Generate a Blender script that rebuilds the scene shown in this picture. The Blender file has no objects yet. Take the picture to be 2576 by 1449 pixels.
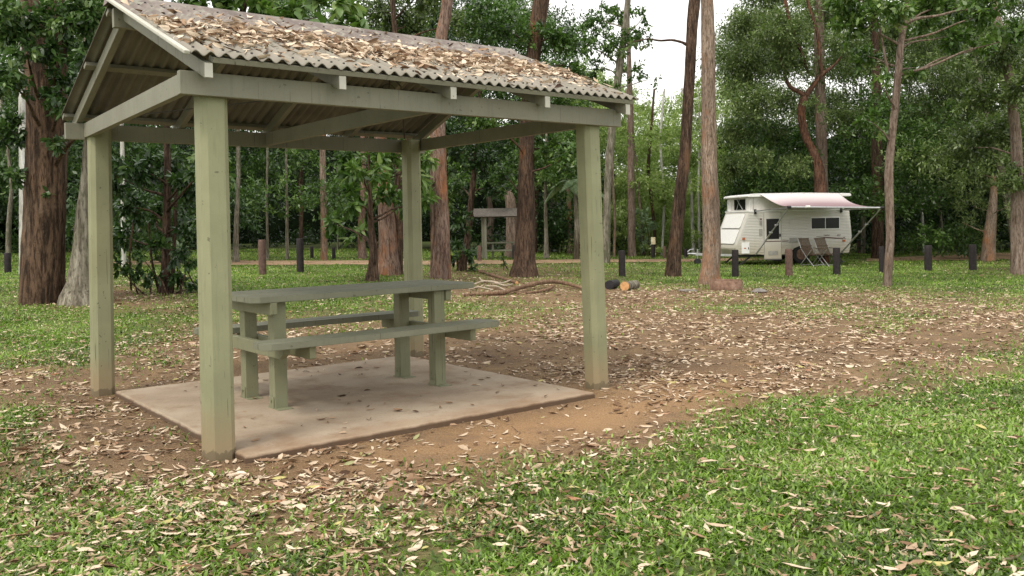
import bpy, bmesh, math, random
import numpy as np
from mathutils import Vector
PI = math.pi
rng = np.random.default_rng(7)
random.seed(7)
S = bpy.context.scene
COL = S.collection

# ------------------------------------------------------------------ camera
F, PITCH, ROLL, CH, CX, CY = 2227.0, .024, -.019, 1.406, 1288.0, 618.0
cam = bpy.data.cameras.new('camera')
cam.sensor_width = 36; cam.lens = 36 * F / 2576; cam.clip_end = 500; cam.clip_start = .05
cam.shift_y = -(724.5 - CY) / 2576
camo = bpy.data.objects.new('camera', cam); COL.objects.link(camo)
camo.location = (0, 0, CH)
camo.rotation_mode = 'XYZ'
from mathutils import Matrix
camo.matrix_world = Matrix.Translation((0, 0, CH)) @ Matrix.Rotation(PI/2 - PITCH, 4, 'X') @ Matrix.Rotation(ROLL, 4, 'Z')
S.camera = camo
# ------------------------------------------------------------------ world, sun, exposure
SUN_EL, SUN_AZ = math.radians(58), math.radians(215)     # azimuth clockwise from +Y
w = bpy.data.worlds.new('World'); S.world = w; w.use_nodes = True
nt = w.node_tree; nt.nodes.clear()
sky = nt.nodes.new('ShaderNodeTexSky'); sky.sky_type = 'NISHITA'; sky.sun_disc = False
sky.sun_elevation = SUN_EL; sky.sun_rotation = SUN_AZ; sky.air_density = 1.6; sky.dust_density = 6; sky.ozone_density = .6
bgS = nt.nodes.new('ShaderNodeBackground'); bgS.inputs[1].default_value = .12
tc = nt.nodes.new('ShaderNodeTexCoord'); nz = nt.nodes.new('ShaderNodeTexNoise'); nz.inputs['Scale'].default_value = 2.2
nz.inputs['Detail'].default_value = 5
cr = nt.nodes.new('ShaderNodeValToRGB'); cr.color_ramp.elements[0].color = (9.6, 9.3, 8.8, 1); cr.color_ramp.elements[1].color = (14.5, 14.3, 14, 1)
mx = nt.nodes.new('ShaderNodeMixRGB'); mx.inputs[0].default_value = .8
wo = nt.nodes.new('ShaderNodeOutputWorld')
L = nt.links
L.new(tc.outputs['Generated'], nz.inputs['Vector']); L.new(nz.outputs['Fac'], cr.inputs['Fac'])
L.new(sky.outputs[0], mx.inputs[1]); L.new(cr.outputs[0], mx.inputs[2]); L.new(mx.outputs[0], bgS.inputs[0]); L.new(bgS.outputs[0], wo.inputs[0])
sl = bpy.data.lights.new('sun', 'SUN'); sl.energy = 1.5; sl.angle = math.radians(14); sl.color = (1, .94, .84)
so = bpy.data.objects.new('sun', sl); COL.objects.link(so)
sd = Vector((math.sin(SUN_AZ)*math.cos(SUN_EL), math.cos(SUN_AZ)*math.cos(SUN_EL), math.sin(SUN_EL)))
so.rotation_euler = sd.to_track_quat('Z', 'Y').to_euler()
S.view_settings.view_transform = 'Standard'; S.view_settings.look = 'None'; S.view_settings.gamma = 1
S.view_settings.exposure = 0.43
S.cycles.max_bounces = 6; S.cycles.diffuse_bounces = 3; S.cycles.transmission_bounces = 3; S.cycles.transparent_max_bounces = 4

# ------------------------------------------------------------------ measuring helpers
def zg(x, y):
    t = np.clip((np.asarray(y, float) - 9.5) / 10, 0, 1); t = t*t*(3-2*t)
    return -.38 * np.tanh(np.asarray(x, float) / 8) * t
def ray(px, py):
    X = (px-CX)/F; U = -(py-CY)/F
    c, s = math.cos(ROLL), math.sin(ROLL)
    x = X*c - U*s; u = X*s + U*c
    c, s = math.cos(PITCH), math.sin(PITCH)
    return np.array([x, c + u*s, -s + u*c])
def gp(px, py):
    d = ray(px, py); z = 0
    for i in range(50):
        t = (z-CH)/d[2]; z = .5*z + .5*float(zg(d[0]*t, d[1]*t))
    return np.array([d[0]*t, d[1]*t, z])
def dp(px, py, Y):
    d = ray(px, py); return np.array([0, 0, CH]) + d*(Y/d[1])
def pix(P):
    P = np.asarray(P, float) - np.array([0, 0, CH]); c, s = math.cos(PITCH), math.sin(PITCH)
    d = P[..., 1]*c - P[..., 2]*s; u = P[..., 1]*s + P[..., 2]*c; x = P[..., 0]; c, s = math.cos(ROLL), math.sin(ROLL)
    return CX + F*(x*c+u*s)/d, CY - F*(-x*s+u*c)/d

# ------------------------------------------------------------------ object helpers
def tag(o, label=None, cat=None, group=None, kind=None):
    if label: o['label'] = label
    if cat: o['category'] = cat
    if group: o['group'] = group
    if kind: o['kind'] = kind
    return o
def thing(name, label, cat, loc=(0, 0, 0), group=None, rz=0):
    o = bpy.data.objects.new(name, None); COL.objects.link(o); o.location = loc; o.rotation_euler = (0, 0, rz)
    o.empty_display_size = .2
    return tag(o, label, cat, group)
def link(name, me, mat, parent=None):
    o = bpy.data.objects.new(name, me); COL.objects.link(o)
    if mat: me.materials.append(mat)
    if parent: o.parent = parent
    return o
def from_bm(name, bm, mat, parent=None, smooth=False):
    bmesh.ops.recalc_face_normals(bm, faces=bm.faces)
    me = bpy.data.meshes.new(name); bm.to_mesh(me); bm.free()
    if smooth: me.polygons.foreach_set('use_smooth', [True]*len(me.polygons))
    return link(name, me, mat, parent)
def np_mesh(name, V, faces_list, attrs=None, smooth=False):
    """faces_list: arrays (n,k) of indices; attrs: {name: per-vertex floats}"""
    me = bpy.data.meshes.new(name)
    nv = len(V); me.vertices.add(nv); me.vertices.foreach_set('co', np.asarray(V, np.float32).ravel())
    nl = sum(f.size for f in faces_list); nf = sum(len(f) for f in faces_list)
    me.loops.add(nl); me.loops.foreach_set('vertex_index', np.concatenate([f.ravel() for f in faces_list]).astype(np.int32))
    me.polygons.add(nf)
    tot = np.concatenate([np.full(len(f), f.shape[1]) for f in faces_list]).astype(np.int32)
    st = np.concatenate([[0], np.cumsum(tot)[:-1]]).astype(np.int32)
    me.polygons.foreach_set('loop_start', st); me.polygons.foreach_set('loop_total', tot)
    if smooth: me.polygons.foreach_set('use_smooth', np.ones(nf, bool))
    for k, v in (attrs or {}).items():
        a = me.attributes.new(k, 'FLOAT', 'POINT'); a.data.foreach_set('value', np.asarray(v, np.float32))
    me.update(calc_edges=True); return me
def box(bm, x0, x1, y0, y1, z0, z1, bev=0, M=None):
    vs = [bm.verts.new((x, y, z)) for x in (x0, x1) for y in (y0, y1) for z in (z0, z1)]
    fs = [(0,1,3,2),(4,6,7,5),(0,4,5,1),(2,3,7,6),(0,2,6,4),(1,5,7,3)]
    ff = [bm.faces.new([vs[i] for i in f]) for f in fs]
    if M is not None: bmesh.ops.transform(bm, matrix=M, verts=vs)
    if bev:
        es = list({e for f in ff for e in f.edges}); bmesh.ops.bevel(bm, geom=es, offset=bev, segments=2, affect='EDGES', profile=.6)
    return vs
def bar(bm, p0, p1, wd, dp_, up=(0, 0, 1), bev=.003):
    """rectangular bar from p0 to p1 (centre line), wd across, dp_ along 'up'"""
    p0, p1 = Vector(p0), Vector(p1); d = (p1-p0); Ln = d.length; d.normalize()
    up = Vector(up); s = d.cross(up).normalized(); u = s.cross(d).normalized()
    M = Matrix(((d.x, s.x, u.x, p0.x), (d.y, s.y, u.y, p0.y), (d.z, s.z, u.z, p0.z), (0, 0, 0, 1)))
    return box(bm, 0, Ln, -wd/2, wd/2, -dp_/2, dp_/2, bev, M)
def tube(bm, pts, rad, n=8, cap=True):
    pts = [Vector(p) for p in pts]
    if not hasattr(rad, '__len__'): rad = [rad]*len(pts)
    rings = []; prev = None
    for i, p in enumerate(pts):
        d = (pts[min(i+1, len(pts)-1)] - pts[max(i-1, 0)]).normalized()
        a = prev if prev is not None else (Vector((0, 0, 1)) if abs(d.z) < .9 else Vector((1, 0, 0)))
        s = (a - d*a.dot(d)).normalized(); prev = s; t = d.cross(s)
        rings.append([bm.verts.new(p + (s*math.cos(2*PI*k/n) + t*math.sin(2*PI*k/n))*rad[i]) for k in range(n)])
    for a, b in zip(rings, rings[1:]):
        for k in range(n): bm.faces.new((a[k], a[(k+1) % n], b[(k+1) % n], b[k]))
    if cap: bm.faces.new(rings[0][::-1]); bm.faces.new(rings[-1])
def prism(bm, poly, axis, a, b):
    """extrude a 2D polygon along axis ('x','y','z') from a to b"""
    def mk(p, t): return {'x': (t, p[0], p[1]), 'y': (p[0], t, p[1]), 'z': (p[0], p[1], t)}[axis]
    A = [bm.verts.new(mk(p, a)) for p in poly]; B = [bm.verts.new(mk(p, b)) for p in poly]
    n = len(poly); bm.faces.new(A); bm.faces.new(B[::-1])
    for i in range(n): bm.faces.new((A[i], B[i], B[(i+1) % n], A[(i+1) % n]))
def gridnoise(x, y, f, seed):
    """cheap smooth value noise on arrays"""
    r = np.random.default_rng(seed).random((64, 64))
    u = np.asarray(x)*f; v = np.asarray(y)*f; i = np.floor(u).astype(int); j = np.floor(v).astype(int); a = u-i; b = v-j
    a = a*a*(3-2*a); b = b*b*(3-2*b)
    g = lambda p, q: r[p % 64, q % 64]
    return (g(i, j)*(1-a)+g(i+1, j)*a)*(1-b) + (g(i, j+1)*(1-a)+g(i+1, j+1)*a)*b

# ------------------------------------------------------------------ materials
class N:
    def __init__(s, name):
        s.m = bpy.data.materials.new(name); s.m.use_nodes = True; s.t = s.m.node_tree; s.b = s.t.nodes['Principled BSDF']
    def n(s, ty, **k):
        o = s.t.nodes.new('ShaderNode'+ty)
        for a, v in k.items():
            if a in o.inputs.keys(): o.inputs[a].default_value = v
            else: setattr(o, a, v)
        return o
    def l(s, a, b): s.t.links.new(a, b)
    def coord(s, scale=(1, 1, 1), kind='Object'):
        t = s.n('TexCoord'); m = s.n('Mapping'); m.inputs['Scale'].default_value = scale; s.l(t.outputs[kind], m.inputs[0]); return m.outputs[0]
    def noise(s, vec, scale, detail=4, rough=.55, dist=0):
        o = s.n('TexNoise'); o.inputs['Scale'].default_value = scale; o.inputs['Detail'].default_value = detail
        o.inputs['Roughness'].default_value = rough; o.inputs['Distortion'].default_value = dist; s.l(vec, o.inputs['Vector']); return o.outputs['Fac']
    def ramp(s, fac, stops, interp='LINEAR'):
        o = s.n('ValToRGB'); e = o.color_ramp.elements; o.color_ramp.interpolation = interp
        while len(e) < len(stops): e.new(.5)
        for q, (p, c) in zip(e, stops): q.position = p; q.color = (*c, 1) if len(c) == 3 else c
        s.l(fac, o.inputs[0]); return o.outputs[0]
    def mix(s, f, a, b, bl='MIX'):
        o = s.n('MixRGB', blend_type=bl)
        for i, v in ((0, f), (1, a), (2, b)):
            if isinstance(v, (int, float)): o.inputs[i].default_value = v
            elif isinstance(v, tuple): o.inputs[i].default_value = (*v, 1)
            else: s.l(v, o.inputs[i])
        return o.outputs[0]
    def math(s, op, a, b=0):
        o = s.n('Math', operation=op)
        for i, v in ((0, a), (1, b)):
            if isinstance(v, (int, float)): o.inputs[i].default_value = v
            else: s.l(v, o.inputs[i])
        return o.outputs[0]
    def bump(s, h, st=.3, d=.02, nrm=None):
        o = s.n('Bump'); o.inputs['Strength'].default_value = st; o.inputs['Distance'].default_value = d; s.l(h, o.inputs['Height'])
        if nrm is not None: s.l(nrm, o.inputs['Normal'])
        s.l(o.outputs[0], s.b.inputs['Normal']); return o.outputs[0]
    def out(s, col, rough=.7, spec=.3, metal=0):
        if isinstance(col, tuple): s.b.inputs['Base Color'].default_value = (*col, 1)
        else: s.l(col, s.b.inputs['Base Color'])
        if isinstance(rough, (int, float)): s.b.inputs['Roughness'].default_value = rough
        else: s.l(rough, s.b.inputs['Roughness'])
        s.b.inputs['Specular IOR Level'].default_value = spec; s.b.inputs['Metallic'].default_value = metal
        return s.m
BW = lambda v: (v, v, v)
def paint_mat(name, col, stain=(.30, .22, .13), ground_dirt=True, amt=.5):
    k = N(name); v = k.coord(); g = k.noise(v, 3, 6); g2 = k.noise(k.coord((30, 30, 2.2)), 1.5, 4); fine = k.noise(v, 90, 2)
    c = k.mix(k.ramp(g, [(.35, BW(0)), (.75, BW(1))]), tuple(x*.86 for x in col), tuple(min(x*1.1, 1) for x in col))
    c = k.mix(k.math('MULTIPLY', k.ramp(g2, [(.55, BW(0)), (.70, BW(1))]), .32), c, tuple(x*.6 for x in col))
    cr_ = k.noise(k.coord((55, 55, 1.6)), 1.1, 3, .5); c = k.mix(k.ramp(cr_, [(.685, BW(0)), (.70, BW(.75))]), c, (.06, .055, .035))
    c = k.mix(k.math('MULTIPLY', k.ramp(k.noise(v, 1.2, 6, .7), [(.5, BW(0)), (.7, BW(1))]), .3), c, tuple(x*.75 for x in (col[0]*1.05, col[1]*.95, col[2]*.85)))
    if ground_dirt:
        sp = k.n('SeparateXYZ'); k.l(k.coord(), sp.inputs[0])
        z = k.math('ADD', sp.outputs[2], k.math('MULTIPLY', k.noise(v, 7, 5), -.22))
        f = k.ramp(z, [(0, BW(.75)), (.28, BW(0))])
        c = k.mix(f, c, stain)
        f2 = k.ramp(k.math('ADD', sp.outputs[2], k.math('MULTIPLY', k.noise(v, 18, 4), -.1)), [(0, BW(.5)), (.008, BW(0))])
        c = k.mix(f2, c, (.06, .045, .03))
    sp2 = k.ramp(k.noise(v, 26, 2), [(.70, BW(0)), (.735, BW(.7))]); c = k.mix(sp2, c, (.10, .09, .06))
    k.bump(k.mix(.5, fine, k.noise(k.coord((14, 14, 1)), 6, 5)), .35, .006)
    return k.out(c, .62, .3)
GREEN = (.275, .28, .165)
M = {}
M['paint'] = paint_mat('green_paint', GREEN)
M['paint_beam'] = paint_mat('beam_paint', (.225, .22, .165), ground_dirt=False)
M['paint_end'] = paint_mat('sawn_end_paint', (.50, .49, .42), ground_dirt=False)
M['table'] = paint_mat('table_paint', (.20, .205, .145), ground_dirt=False)
M['table_leg'] = paint_mat('table_leg_paint', (.21, .215, .130), ground_dirt=False)
def bark(name, stops, bscale=1.0, patch=None, patch_at=.55, moss=None, vert=.12):
    k = N(name); v = k.coord((1, 1, vert)); f1 = k.noise(v, 16*bscale, 6, .65, .4); f2 = k.noise(k.coord((1, 1, .35)), 2.2, 5, .6)
    stops = [(.5+(p-.52)*.62, q) for p, q in stops]
    c = k.ramp(f1, stops)
    c = k.mix(k.ramp(k.noise(k.coord((1, 1, .22)), 34*bscale, 3), [(.36, BW(.7)), (.5, BW(0))]), c, tuple(x*.35 for x in stops[0][1]))
    c = k.mix(k.ramp(f2, [(.3, BW(.55)), (.7, BW(0))]), c, tuple(x*.45 for x in stops[0][1]))
    if patch: c = k.mix(k.ramp(k.noise(k.coord((1, 1, .5)), 1.6, 6, .7), [(patch_at-.04, BW(0)), (patch_at+.12, BW(.7))]), c, patch)
    if moss: c = k.mix(k.ramp(k.noise(k.coord((1, 1, .6)), 3.3, 6, .7), [(.5, BW(0)), (.62, BW(.8))]), c, moss)
    k.bump(k.mix(.35, f1, k.noise(k.coord(), 30, 3)), .9, .05)
    return k.out(c, .85, .15)
M['bark_red'] = bark('red_fibrous_bark', [(.36, (.04, .026, .017)), (.5, (.115, .072, .046)), (.64, (.19, .12, .078))], .8, (.24, .175, .12), .6)
M['bark_orange'] = bark('orange_patched_bark', [(.3, (.10, .06, .045)), (.55, (.27, .185, .145)), (.75, (.36, .27, .22))], 1.2, (.33, .135, .055), .52)
M['bark_tan'] = bark('tan_flaking_bark', [(.3, (.14, .10, .07)), (.55, (.33, .25, .19)), (.75, (.42, .34, .27))], 1.6, (.36, .15, .06), .54)
M['bark_dark'] = bark('dark_brown_bark', [(.3, (.028, .018, .012)), (.55, (.11, .070, .048)), (.8, (.22, .15, .105))], 1.3, (.20, .11, .06), .58)
M['bark_brown'] = bark('brown_bark', [(.3, (.04, .026, .018)), (.55, (.125, .08, .055)), (.8, (.20, .13, .09))], 1.2, (.30, .12, .04), .62)
M['bark_rust'] = bark('dark_rusty_bark', [(.3, (.035, .018, .012)), (.5, (.12, .062, .038)), (.7, (.21, .12, .08))], 1.1, (.27, .11, .05), .58)
M['bark_grey'] = bark('grey_mottled_bark', [(.3, (.13, .11, .08)), (.55, (.30, .27, .21)), (.8, (.44, .41, .33))], .7, None, .5, (.10, .105, .06))
M['bark_pale'] = bark('pale_smooth_bark', [(.3, (.45, .43, .38)), (.6, (.68, .67, .62)), (.8, (.80, .80, .77))], .4)
M['bark_pink'] = bark('pink_grey_bark', [(.3, (.15, .105, .075)), (.55, (.29, .22, .175)), (.8, (.37, .30, .25))], 1.0, (.33, .14, .06), .64)
def leaf_mat(name, stops, trans=.35, rough=.45, spec=.5):
    k = N(name); a = k.n('Attribute', attribute_name='tone'); c = k.ramp(a.outputs['Fac'], stops); k.out(c, rough, spec)
    tr = k.n('BsdfTranslucent'); k.l(k.mix(.5, c, (.35, .5, .06), 'OVERLAY'), tr.inputs[0])
    ms = k.n('MixShader'); ms.inputs[0].default_value = trans
    k.l(k.b.outputs[0], ms.inputs[1]); k.l(tr.outputs[0], ms.inputs[2]); k.l(ms.outputs[0], k.t.nodes['Material Output'].inputs[0])
    return k.m
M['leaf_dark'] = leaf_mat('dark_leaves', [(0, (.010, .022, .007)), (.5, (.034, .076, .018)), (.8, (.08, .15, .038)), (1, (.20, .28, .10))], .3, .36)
M['leaf_mid'] = leaf_mat('mid_green_leaves', [(0, (.016, .034, .010)), (.5, (.060, .125, .022)), (.8, (.125, .22, .045)), (1, (.27, .36, .13))], .35, .36)
M['leaf_olive'] = leaf_mat('olive_leaves', [(0, (.028, .042, .012)), (.5, (.095, .14, .040)), (.8, (.18, .245, .08)), (1, (.33, .40, .18))], .4, .38)
M['leaf_light'] = leaf_mat('hazy_light_leaves', [(0, (.13, .17, .05)), (.5, (.28, .37, .12)), (.85, (.42, .52, .20)), (1, (.58, .64, .36))], .55)  # paler leaf colour carries the brightness and haze of the gap
M['leaf_pale'] = leaf_mat('palm_frond_leaves', [(0, (.10, .16, .08)), (.5, (.24, .33, .19)), (1, (.42, .50, .36))], .4)
M['grass'] = leaf_mat('grass_blades', [(0, (.05, .085, .012)), (.35, (.12, .215, .022)), (.65, (.225, .37, .045)), (.9, (.40, .54, .13)), (.97, (.52, .56, .30)), (1, (.5, .39, .22))], .45, .36, .55)  # palest greens paint sheen onto scattered blades; last stop is straw
k = N('dry_leaves'); a = k.n('Attribute', attribute_name='tone')
c = k.ramp(a.outputs['Fac'], [(0, (.06, .032, .018)), (.2, (.15, .088, .05)), (.42, (.31, .215, .14)), (.66, (.50, .41, .31)), (.88, (.70, .61, .49)), (.93, (.30, .14, .07)), (.96, (.33, .36, .19)), (1, (.45, .42, .18))])
c = k.mix(.35, c, k.ramp(k.noise(k.coord(), 60, 3), [(.3, (.25, .16, .10)), (.7, (.62, .5, .38))]), 'SOFT_LIGHT')
M['litter'] = k.out(c, .7, .25)
# ground: soil mixed with turf by the density attribute
k = N('soil_and_turf'); v = k.coord()
a = k.n('Attribute', attribute_name='turf'); b2 = k.n('Attribute', attribute_name='sand')
s1 = k.ramp(k.noise(v, .9, 8, .6), [(.3, (.11, .066, .032)), (.5, (.18, .114, .056)), (.7, (.245, .162, .083))])
s1 = k.mix(k.ramp(k.noise(v, 5, 5), [(.35, BW(.5)), (.65, BW(0))]), s1, (.105, .07, .048))
s1 = k.mix(k.math('MULTIPLY', b2.outputs['Fac'], .85), s1, (.36, .215, .105))
s1 = k.mix(k.ramp(k.noise(v, 110, 3), [(.50, BW(0)), (.66, BW(.55))]), s1, (.45, .33, .22))
s1 = k.mix(k.ramp(k.noise(v, 70, 3, .6), [(.30, BW(.7)), (.44, BW(0))]), s1, (.07, .042, .024))
s1 = k.mix(k.ramp(k.noise(v, 2.3, 6, .65), [(.5, BW(0)), (.66, BW(.4))]), s1, (.12, .085, .06))
tf = k.ramp(k.noise(v, 14, 6, .7), [(.35, (.05, .06, .02)), (.55, (.10, .135, .035)), (.72, (.22, .185, .085))])
f = k.ramp(k.math('ADD', a.outputs['Fac'], k.math('MULTIPLY', k.math('SUBTRACT', k.noise(v, 4, 6, .7), .5), .9)), [(.35, BW(0)), (.62, BW(1))])
k.l(k.mix(f, s1, tf), k.b.inputs['Base Color']); k.bump(k.mix(.5, k.noise(v, 30, 5, .7), k.noise(v, 120, 3)), .8, .02); k.b.inputs['Roughness'].default_value = .95; k.b.inputs['Specular IOR Level'].default_value = .15
M['ground'] = k.m
k = N('sandy_track'); v = k.coord()
c = k.ramp(k.noise(v, 1.3, 8, .6), [(.3, (.19, .125, .075)), (.5, (.30, .205, .13)), (.7, (.38, .275, .18))])
k.bump(k.noise(v, 20, 4), .4, .02); M['path'] = k.out(c, .95, .1)
k = N('stained_concrete'); v = k.coord()
c = k.ramp(k.noise(v, 1.1, 7, .6), [(.3, (.22, .165, .115)), (.5, (.32, .255, .185)), (.72, (.40, .335, .25))])
c = k.mix(k.ramp(k.noise(v, 3.7, 6, .65), [(.5, BW(0)), (.66, BW(.65))]), c, (.21, .135, .08))
c = k.mix(k.ramp(k.noise(v, 70, 2), [(.60, BW(0)), (.72, BW(.6))]), c, (.18, .13, .10))
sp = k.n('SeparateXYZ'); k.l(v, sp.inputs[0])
edge = k.math('ADD', k.math('ABSOLUTE', sp.outputs[1]), 0)
ed = k.ramp(k.math('ADD', sp.outputs[1], k.math('MULTIPLY', k.noise(v, 4, 4), .3)), [(.0, BW(.6)), (.09, BW(0))])
c = k.mix(k.math('MULTIPLY', ed, .6), c, (.27, .165, .095))
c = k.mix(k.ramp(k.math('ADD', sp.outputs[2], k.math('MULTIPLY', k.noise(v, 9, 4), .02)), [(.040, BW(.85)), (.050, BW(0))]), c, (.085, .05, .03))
k.bump(k.noise(v, 45, 4), .3, .006); M['slab'] = k.out(c, .85, .2)
k = N('fibre_cement_roof'); v = k.coord()
c = k.ramp(k.noise(v, 2.2, 7, .65), [(.3, (.115, .095, .085)), (.5, (.185, .155, .14)), (.7, (.27, .235, .21))])
c = k.mix(k.ramp(k.noise(v, 9, 6, .7), [(.52, BW(0)), (.62, BW(.65))]), c, (.33, .33, .27))
c = k.mix(k.ramp(k.noise(v, 5, 6, .7), [(.6, BW(0)), (.72, BW(.5))]), c, (.20, .25, .17))
sp = k.n('SeparateXYZ'); k.l(v, sp.inputs[0]); c = k.mix(k.ramp(k.math('ADD', sp.outputs[1], k.math('MULTIPLY', k.noise(v, 3, 6, .7), -1.2)), [(-.55+.55, BW(.7)), (.35, BW(0))]), c, (.26, .245, .20))
k.bump(k.noise(v, 60, 4), .4, .006); M['roof'] = k.out(c, .9, .15)
k = N('roof_underside'); v = k.coord(); c = k.ramp(k.noise(v, 3, 5), [(.3, (.14, .132, .11)), (.7, (.22, .207, .172))]); M['roofunder'] = k.out(c, .9, .1)
def plain(name, col, rough=.5, metal=0, spec=.4, var=.15, bs=0, sc=12):
    k = N(name); v = k.coord(); g = k.noise(v, sc, 5)
    c = k.mix(k.ramp(g, [(.35, BW(0)), (.7, BW(1))]), tuple(x*(1-var) for x in col), tuple(min(1, x*(1+var)) for x in col))
    if bs: k.bump(k.noise(v, sc*4, 4), bs, .01)
    return k.out(c, rough, spec, metal)
def dirty_white(name, col, low=(.42, .37, .26)):
    k = N(name); v = k.coord(); sp = k.n('SeparateXYZ'); k.l(v, sp.inputs[0])
    f = k.ramp(k.math('ADD', sp.outputs[2], k.math('MULTIPLY', k.noise(v, 3, 5), -.5)), [(.2, BW(.75)), (.75, BW(0))])
    c = k.mix(f, col, low)
    c = k.mix(k.ramp(k.noise(k.coord((6, 6, .8)), 2, 5), [(.55, BW(0)), (.75, BW(.18))]), c, (.35, .33, .27))
    return k.out(c, .35, .4)
M['van'] = dirty_white('van_shaded_white', (.60, .585, .54))  # white lowered to put the awning's shade into the side colour
M['vantop'] = plain('van_roof_white', (.82, .82, .80), .35, var=.05)
M['canvas'] = plain('canvas', (.62, .60, .56), .9, var=.08)
k = N('awning_fabric'); v = k.coord(); sp = k.n('SeparateXYZ'); k.l(v, sp.inputs[0])
c = k.ramp(k.math('MULTIPLY', sp.outputs[1], -.45), [(0, (.74, .72, .70)), (.30, (.56, .48, .49)), (.6, (.33, .235, .25)), (1, (.24, .165, .18))])  # faded pink cloth; sky sheen painted into the pale part by the caravan
c = k.mix(k.ramp(k.noise(v, 4, 5, .7), [(.62, BW(0)), (.7, BW(.5))]), c, (.35, .3, .28)); M['awning'] = k.out(c, .75, .2)
M['glass'] = plain('dark_glass', (.008, .009, .009), .2, 0, .25)
M['alu'] = plain('aluminium', (.55, .55, .55), .35, .8)
M['rubber'] = plain('tyre_rubber', (.02, .019, .018), .85)
M['black'] = plain('black_trim', (.02, .02, .02), .5)
M['darksteel'] = plain('dark_steel', (.05, .048, .045), .6)
M['stripe'] = plain('maroon_stripe', (.10, .035, .03), .5)
M['orange'] = plain('orange_lens', (.45, .12, .03), .3)
M['trim'] = plain('grey_trim', (.33, .32, .29), .5)
M['slatwood'] = plain('weathered_slat', (.13, .09, .06), .8)
M['post_black'] = plain('charred_post', (.022, .017, .017), .8, bs=.4, var=.5)
M['post_brown'] = plain('brown_post', (.13, .078, .062), .85, bs=.5, var=.35)
M['rust'] = None
k = N('rusty_steel'); v = k.coord(); c = k.ramp(k.noise(v, 7, 7, .7), [(.3, (.07, .042, .03)), (.5, (.19, .115, .08)), (.7, (.30, .205, .155))]); k.bump(k.noise(v, 40, 4), .4, .01); M['rust'] = k.out(c, .85, .2)
M['ash'] = plain('ash_and_soil', (.05, .045, .04), .95, bs=.5)
M['stone'] = plain('grey_stone', (.20, .18, .165), .9, bs=.6, var=.3)
M['cut'] = plain('fresh_cut_wood', (.55, .30, .13), .8, var=.25, bs=.3)
M['char'] = plain('charcoal_log', (.02, .018, .02), .8, bs=.8, var=.4)
M['deadwood'] = bark('bare_branch_bark', [(.3, (.14, .08, .05)), (.55, (.30, .19, .12)), (.8, (.42, .30, .2))], 2)
M['bleached'] = plain('bleached_wood', (.40, .33, .25), .85, bs=.5, var=.3)
M['wire'] = plain('dark_wire', (.03, .028, .02), .6)
M['yellow'] = plain('post_marker', (.62, .55, .36), .6, var=.3)

# ------------------------------------------------------------------ cover maps: how much turf and how much litter lies where
ROWS = [640, 680, 710, 740, 770, 800, 850, 900, 950, 1000, 1040, 1100, 1150, 1200, 1270, 1350, 1449]
G_ = """77766666666666766
75567764345667654
66577863345667777
63246652111112345
64346655422453223
87654444321012411
87421110000000012
56310000000000125
13200000000001345
20000000000002457
72000000001467888
61020000001599999
42111111114688899
44322112357788898
55433333568888888
66544345678888888
77655567788888988"""
L_ = """11111111111112122
11112235442211123
14431136532221111
26652235456665432
34432234555566665
22222334555555555
22345544455555553
34554323445555543
75433333445555433
65432222334443333
25431111323333222
46532334434422222
66645666544322122
66767776543221122
66777777644333233
66777776544333333
66777765444333333"""
def parse(t): return np.array([[int(c) for c in (r+'9'*17)[:17]] for r in t.split('\n')], float)/9
GM, LM = parse(G_), parse(L_)
def cover(x, y, Mp):
    px, py = pix(np.stack([x, y, zg(x, y)], -1))
    # ragged borders: shift the lookup with world noise
    n1 = gridnoise(x+40, y+40, 1.7, 3)-.5; n2 = gridnoise(x+90, y+10, 1.7, 4)-.5
    m1 = gridnoise(x+40, y+40, .6, 5)-.5
    fr = np.clip(6/np.maximum(y, 1), .1, 1.5)
    px = px + (n1*150 + m1*160)*fr; py = py + (n2*60)*np.clip(fr, .1, 1.2)**1.3
    u = np.clip(px/161, 0, 15.999); r = np.interp(py, ROWS, range(len(ROWS))); r = np.clip(r, 0, 15.999)
    i = r.astype(int); j = u.astype(int); a = r-i; b = u-j
    return (Mp[i, j]*(1-b)+Mp[i, j+1]*b)*(1-a)+(Mp[i+1, j]*(1-b)+Mp[i+1, j+1]*b)*a

# shelter frame
SX, SY, TH = -1.836, 5.464, .671
cT, sT = math.cos(TH), math.sin(TH)
def sw(u, v, z=0): return (SX+u*cT-v*sT, SY+u*sT+v*cT, z)
def to_loc(x, y):
    dx, dy = x-SX, y-SY; return dx*cT+dy*sT, -dx*sT+dy*cT
def on_slab(x, y, m=0):
    u, v = to_loc(x, y); return (u > .04-m) & (u < 2.96+m) & (v > -.25-m) & (v < 2.6+m)

# ------------------------------------------------------------------ ground
def axis(a, b, near, step0, grow):
    out = [near]; s = step0
    while out[-1] < b: out.append(out[-1]+s); s *= grow
    lo = [near]; s = step0
    while lo[-1] > a: lo.append(lo[-1]-s); s *= grow
    return np.array(lo[::-1][:-1] + out)
gx = axis(-150, 150, 0, .055, 1.019); gy = axis(-30, 200, 5.5, .055, 1.021)
XX, YY = np.meshgrid(gx, gy); x, y = XX.ravel(), YY.ravel()
turf = cover(x, y, GM)
ok = y > 2
turf = np.where(ok, turf, .6)
near = np.clip((14-np.abs(y-6))/10, 0, 1)
hump = (gridnoise(x+50, y+50, 1.1, 11)-.5)*.035 + (gridnoise(x+50, y+50, 4.2, 12)-.5)*.014 + turf*.012
m = on_slab(x, y, .12)
z = zg(x, y) + hump*near*np.where(m, 0, 1) - np.where(on_slab(x, y, -.1), .05, 0)
u_, v_ = to_loc(x, y)
sand = np.exp(-(((u_-2.0)/1.6)**2 + ((v_+.75)/.45)**2)) + .5*np.exp(-(((u_-3.8)/.8)**2+((v_+.5)/.7)**2))
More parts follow.
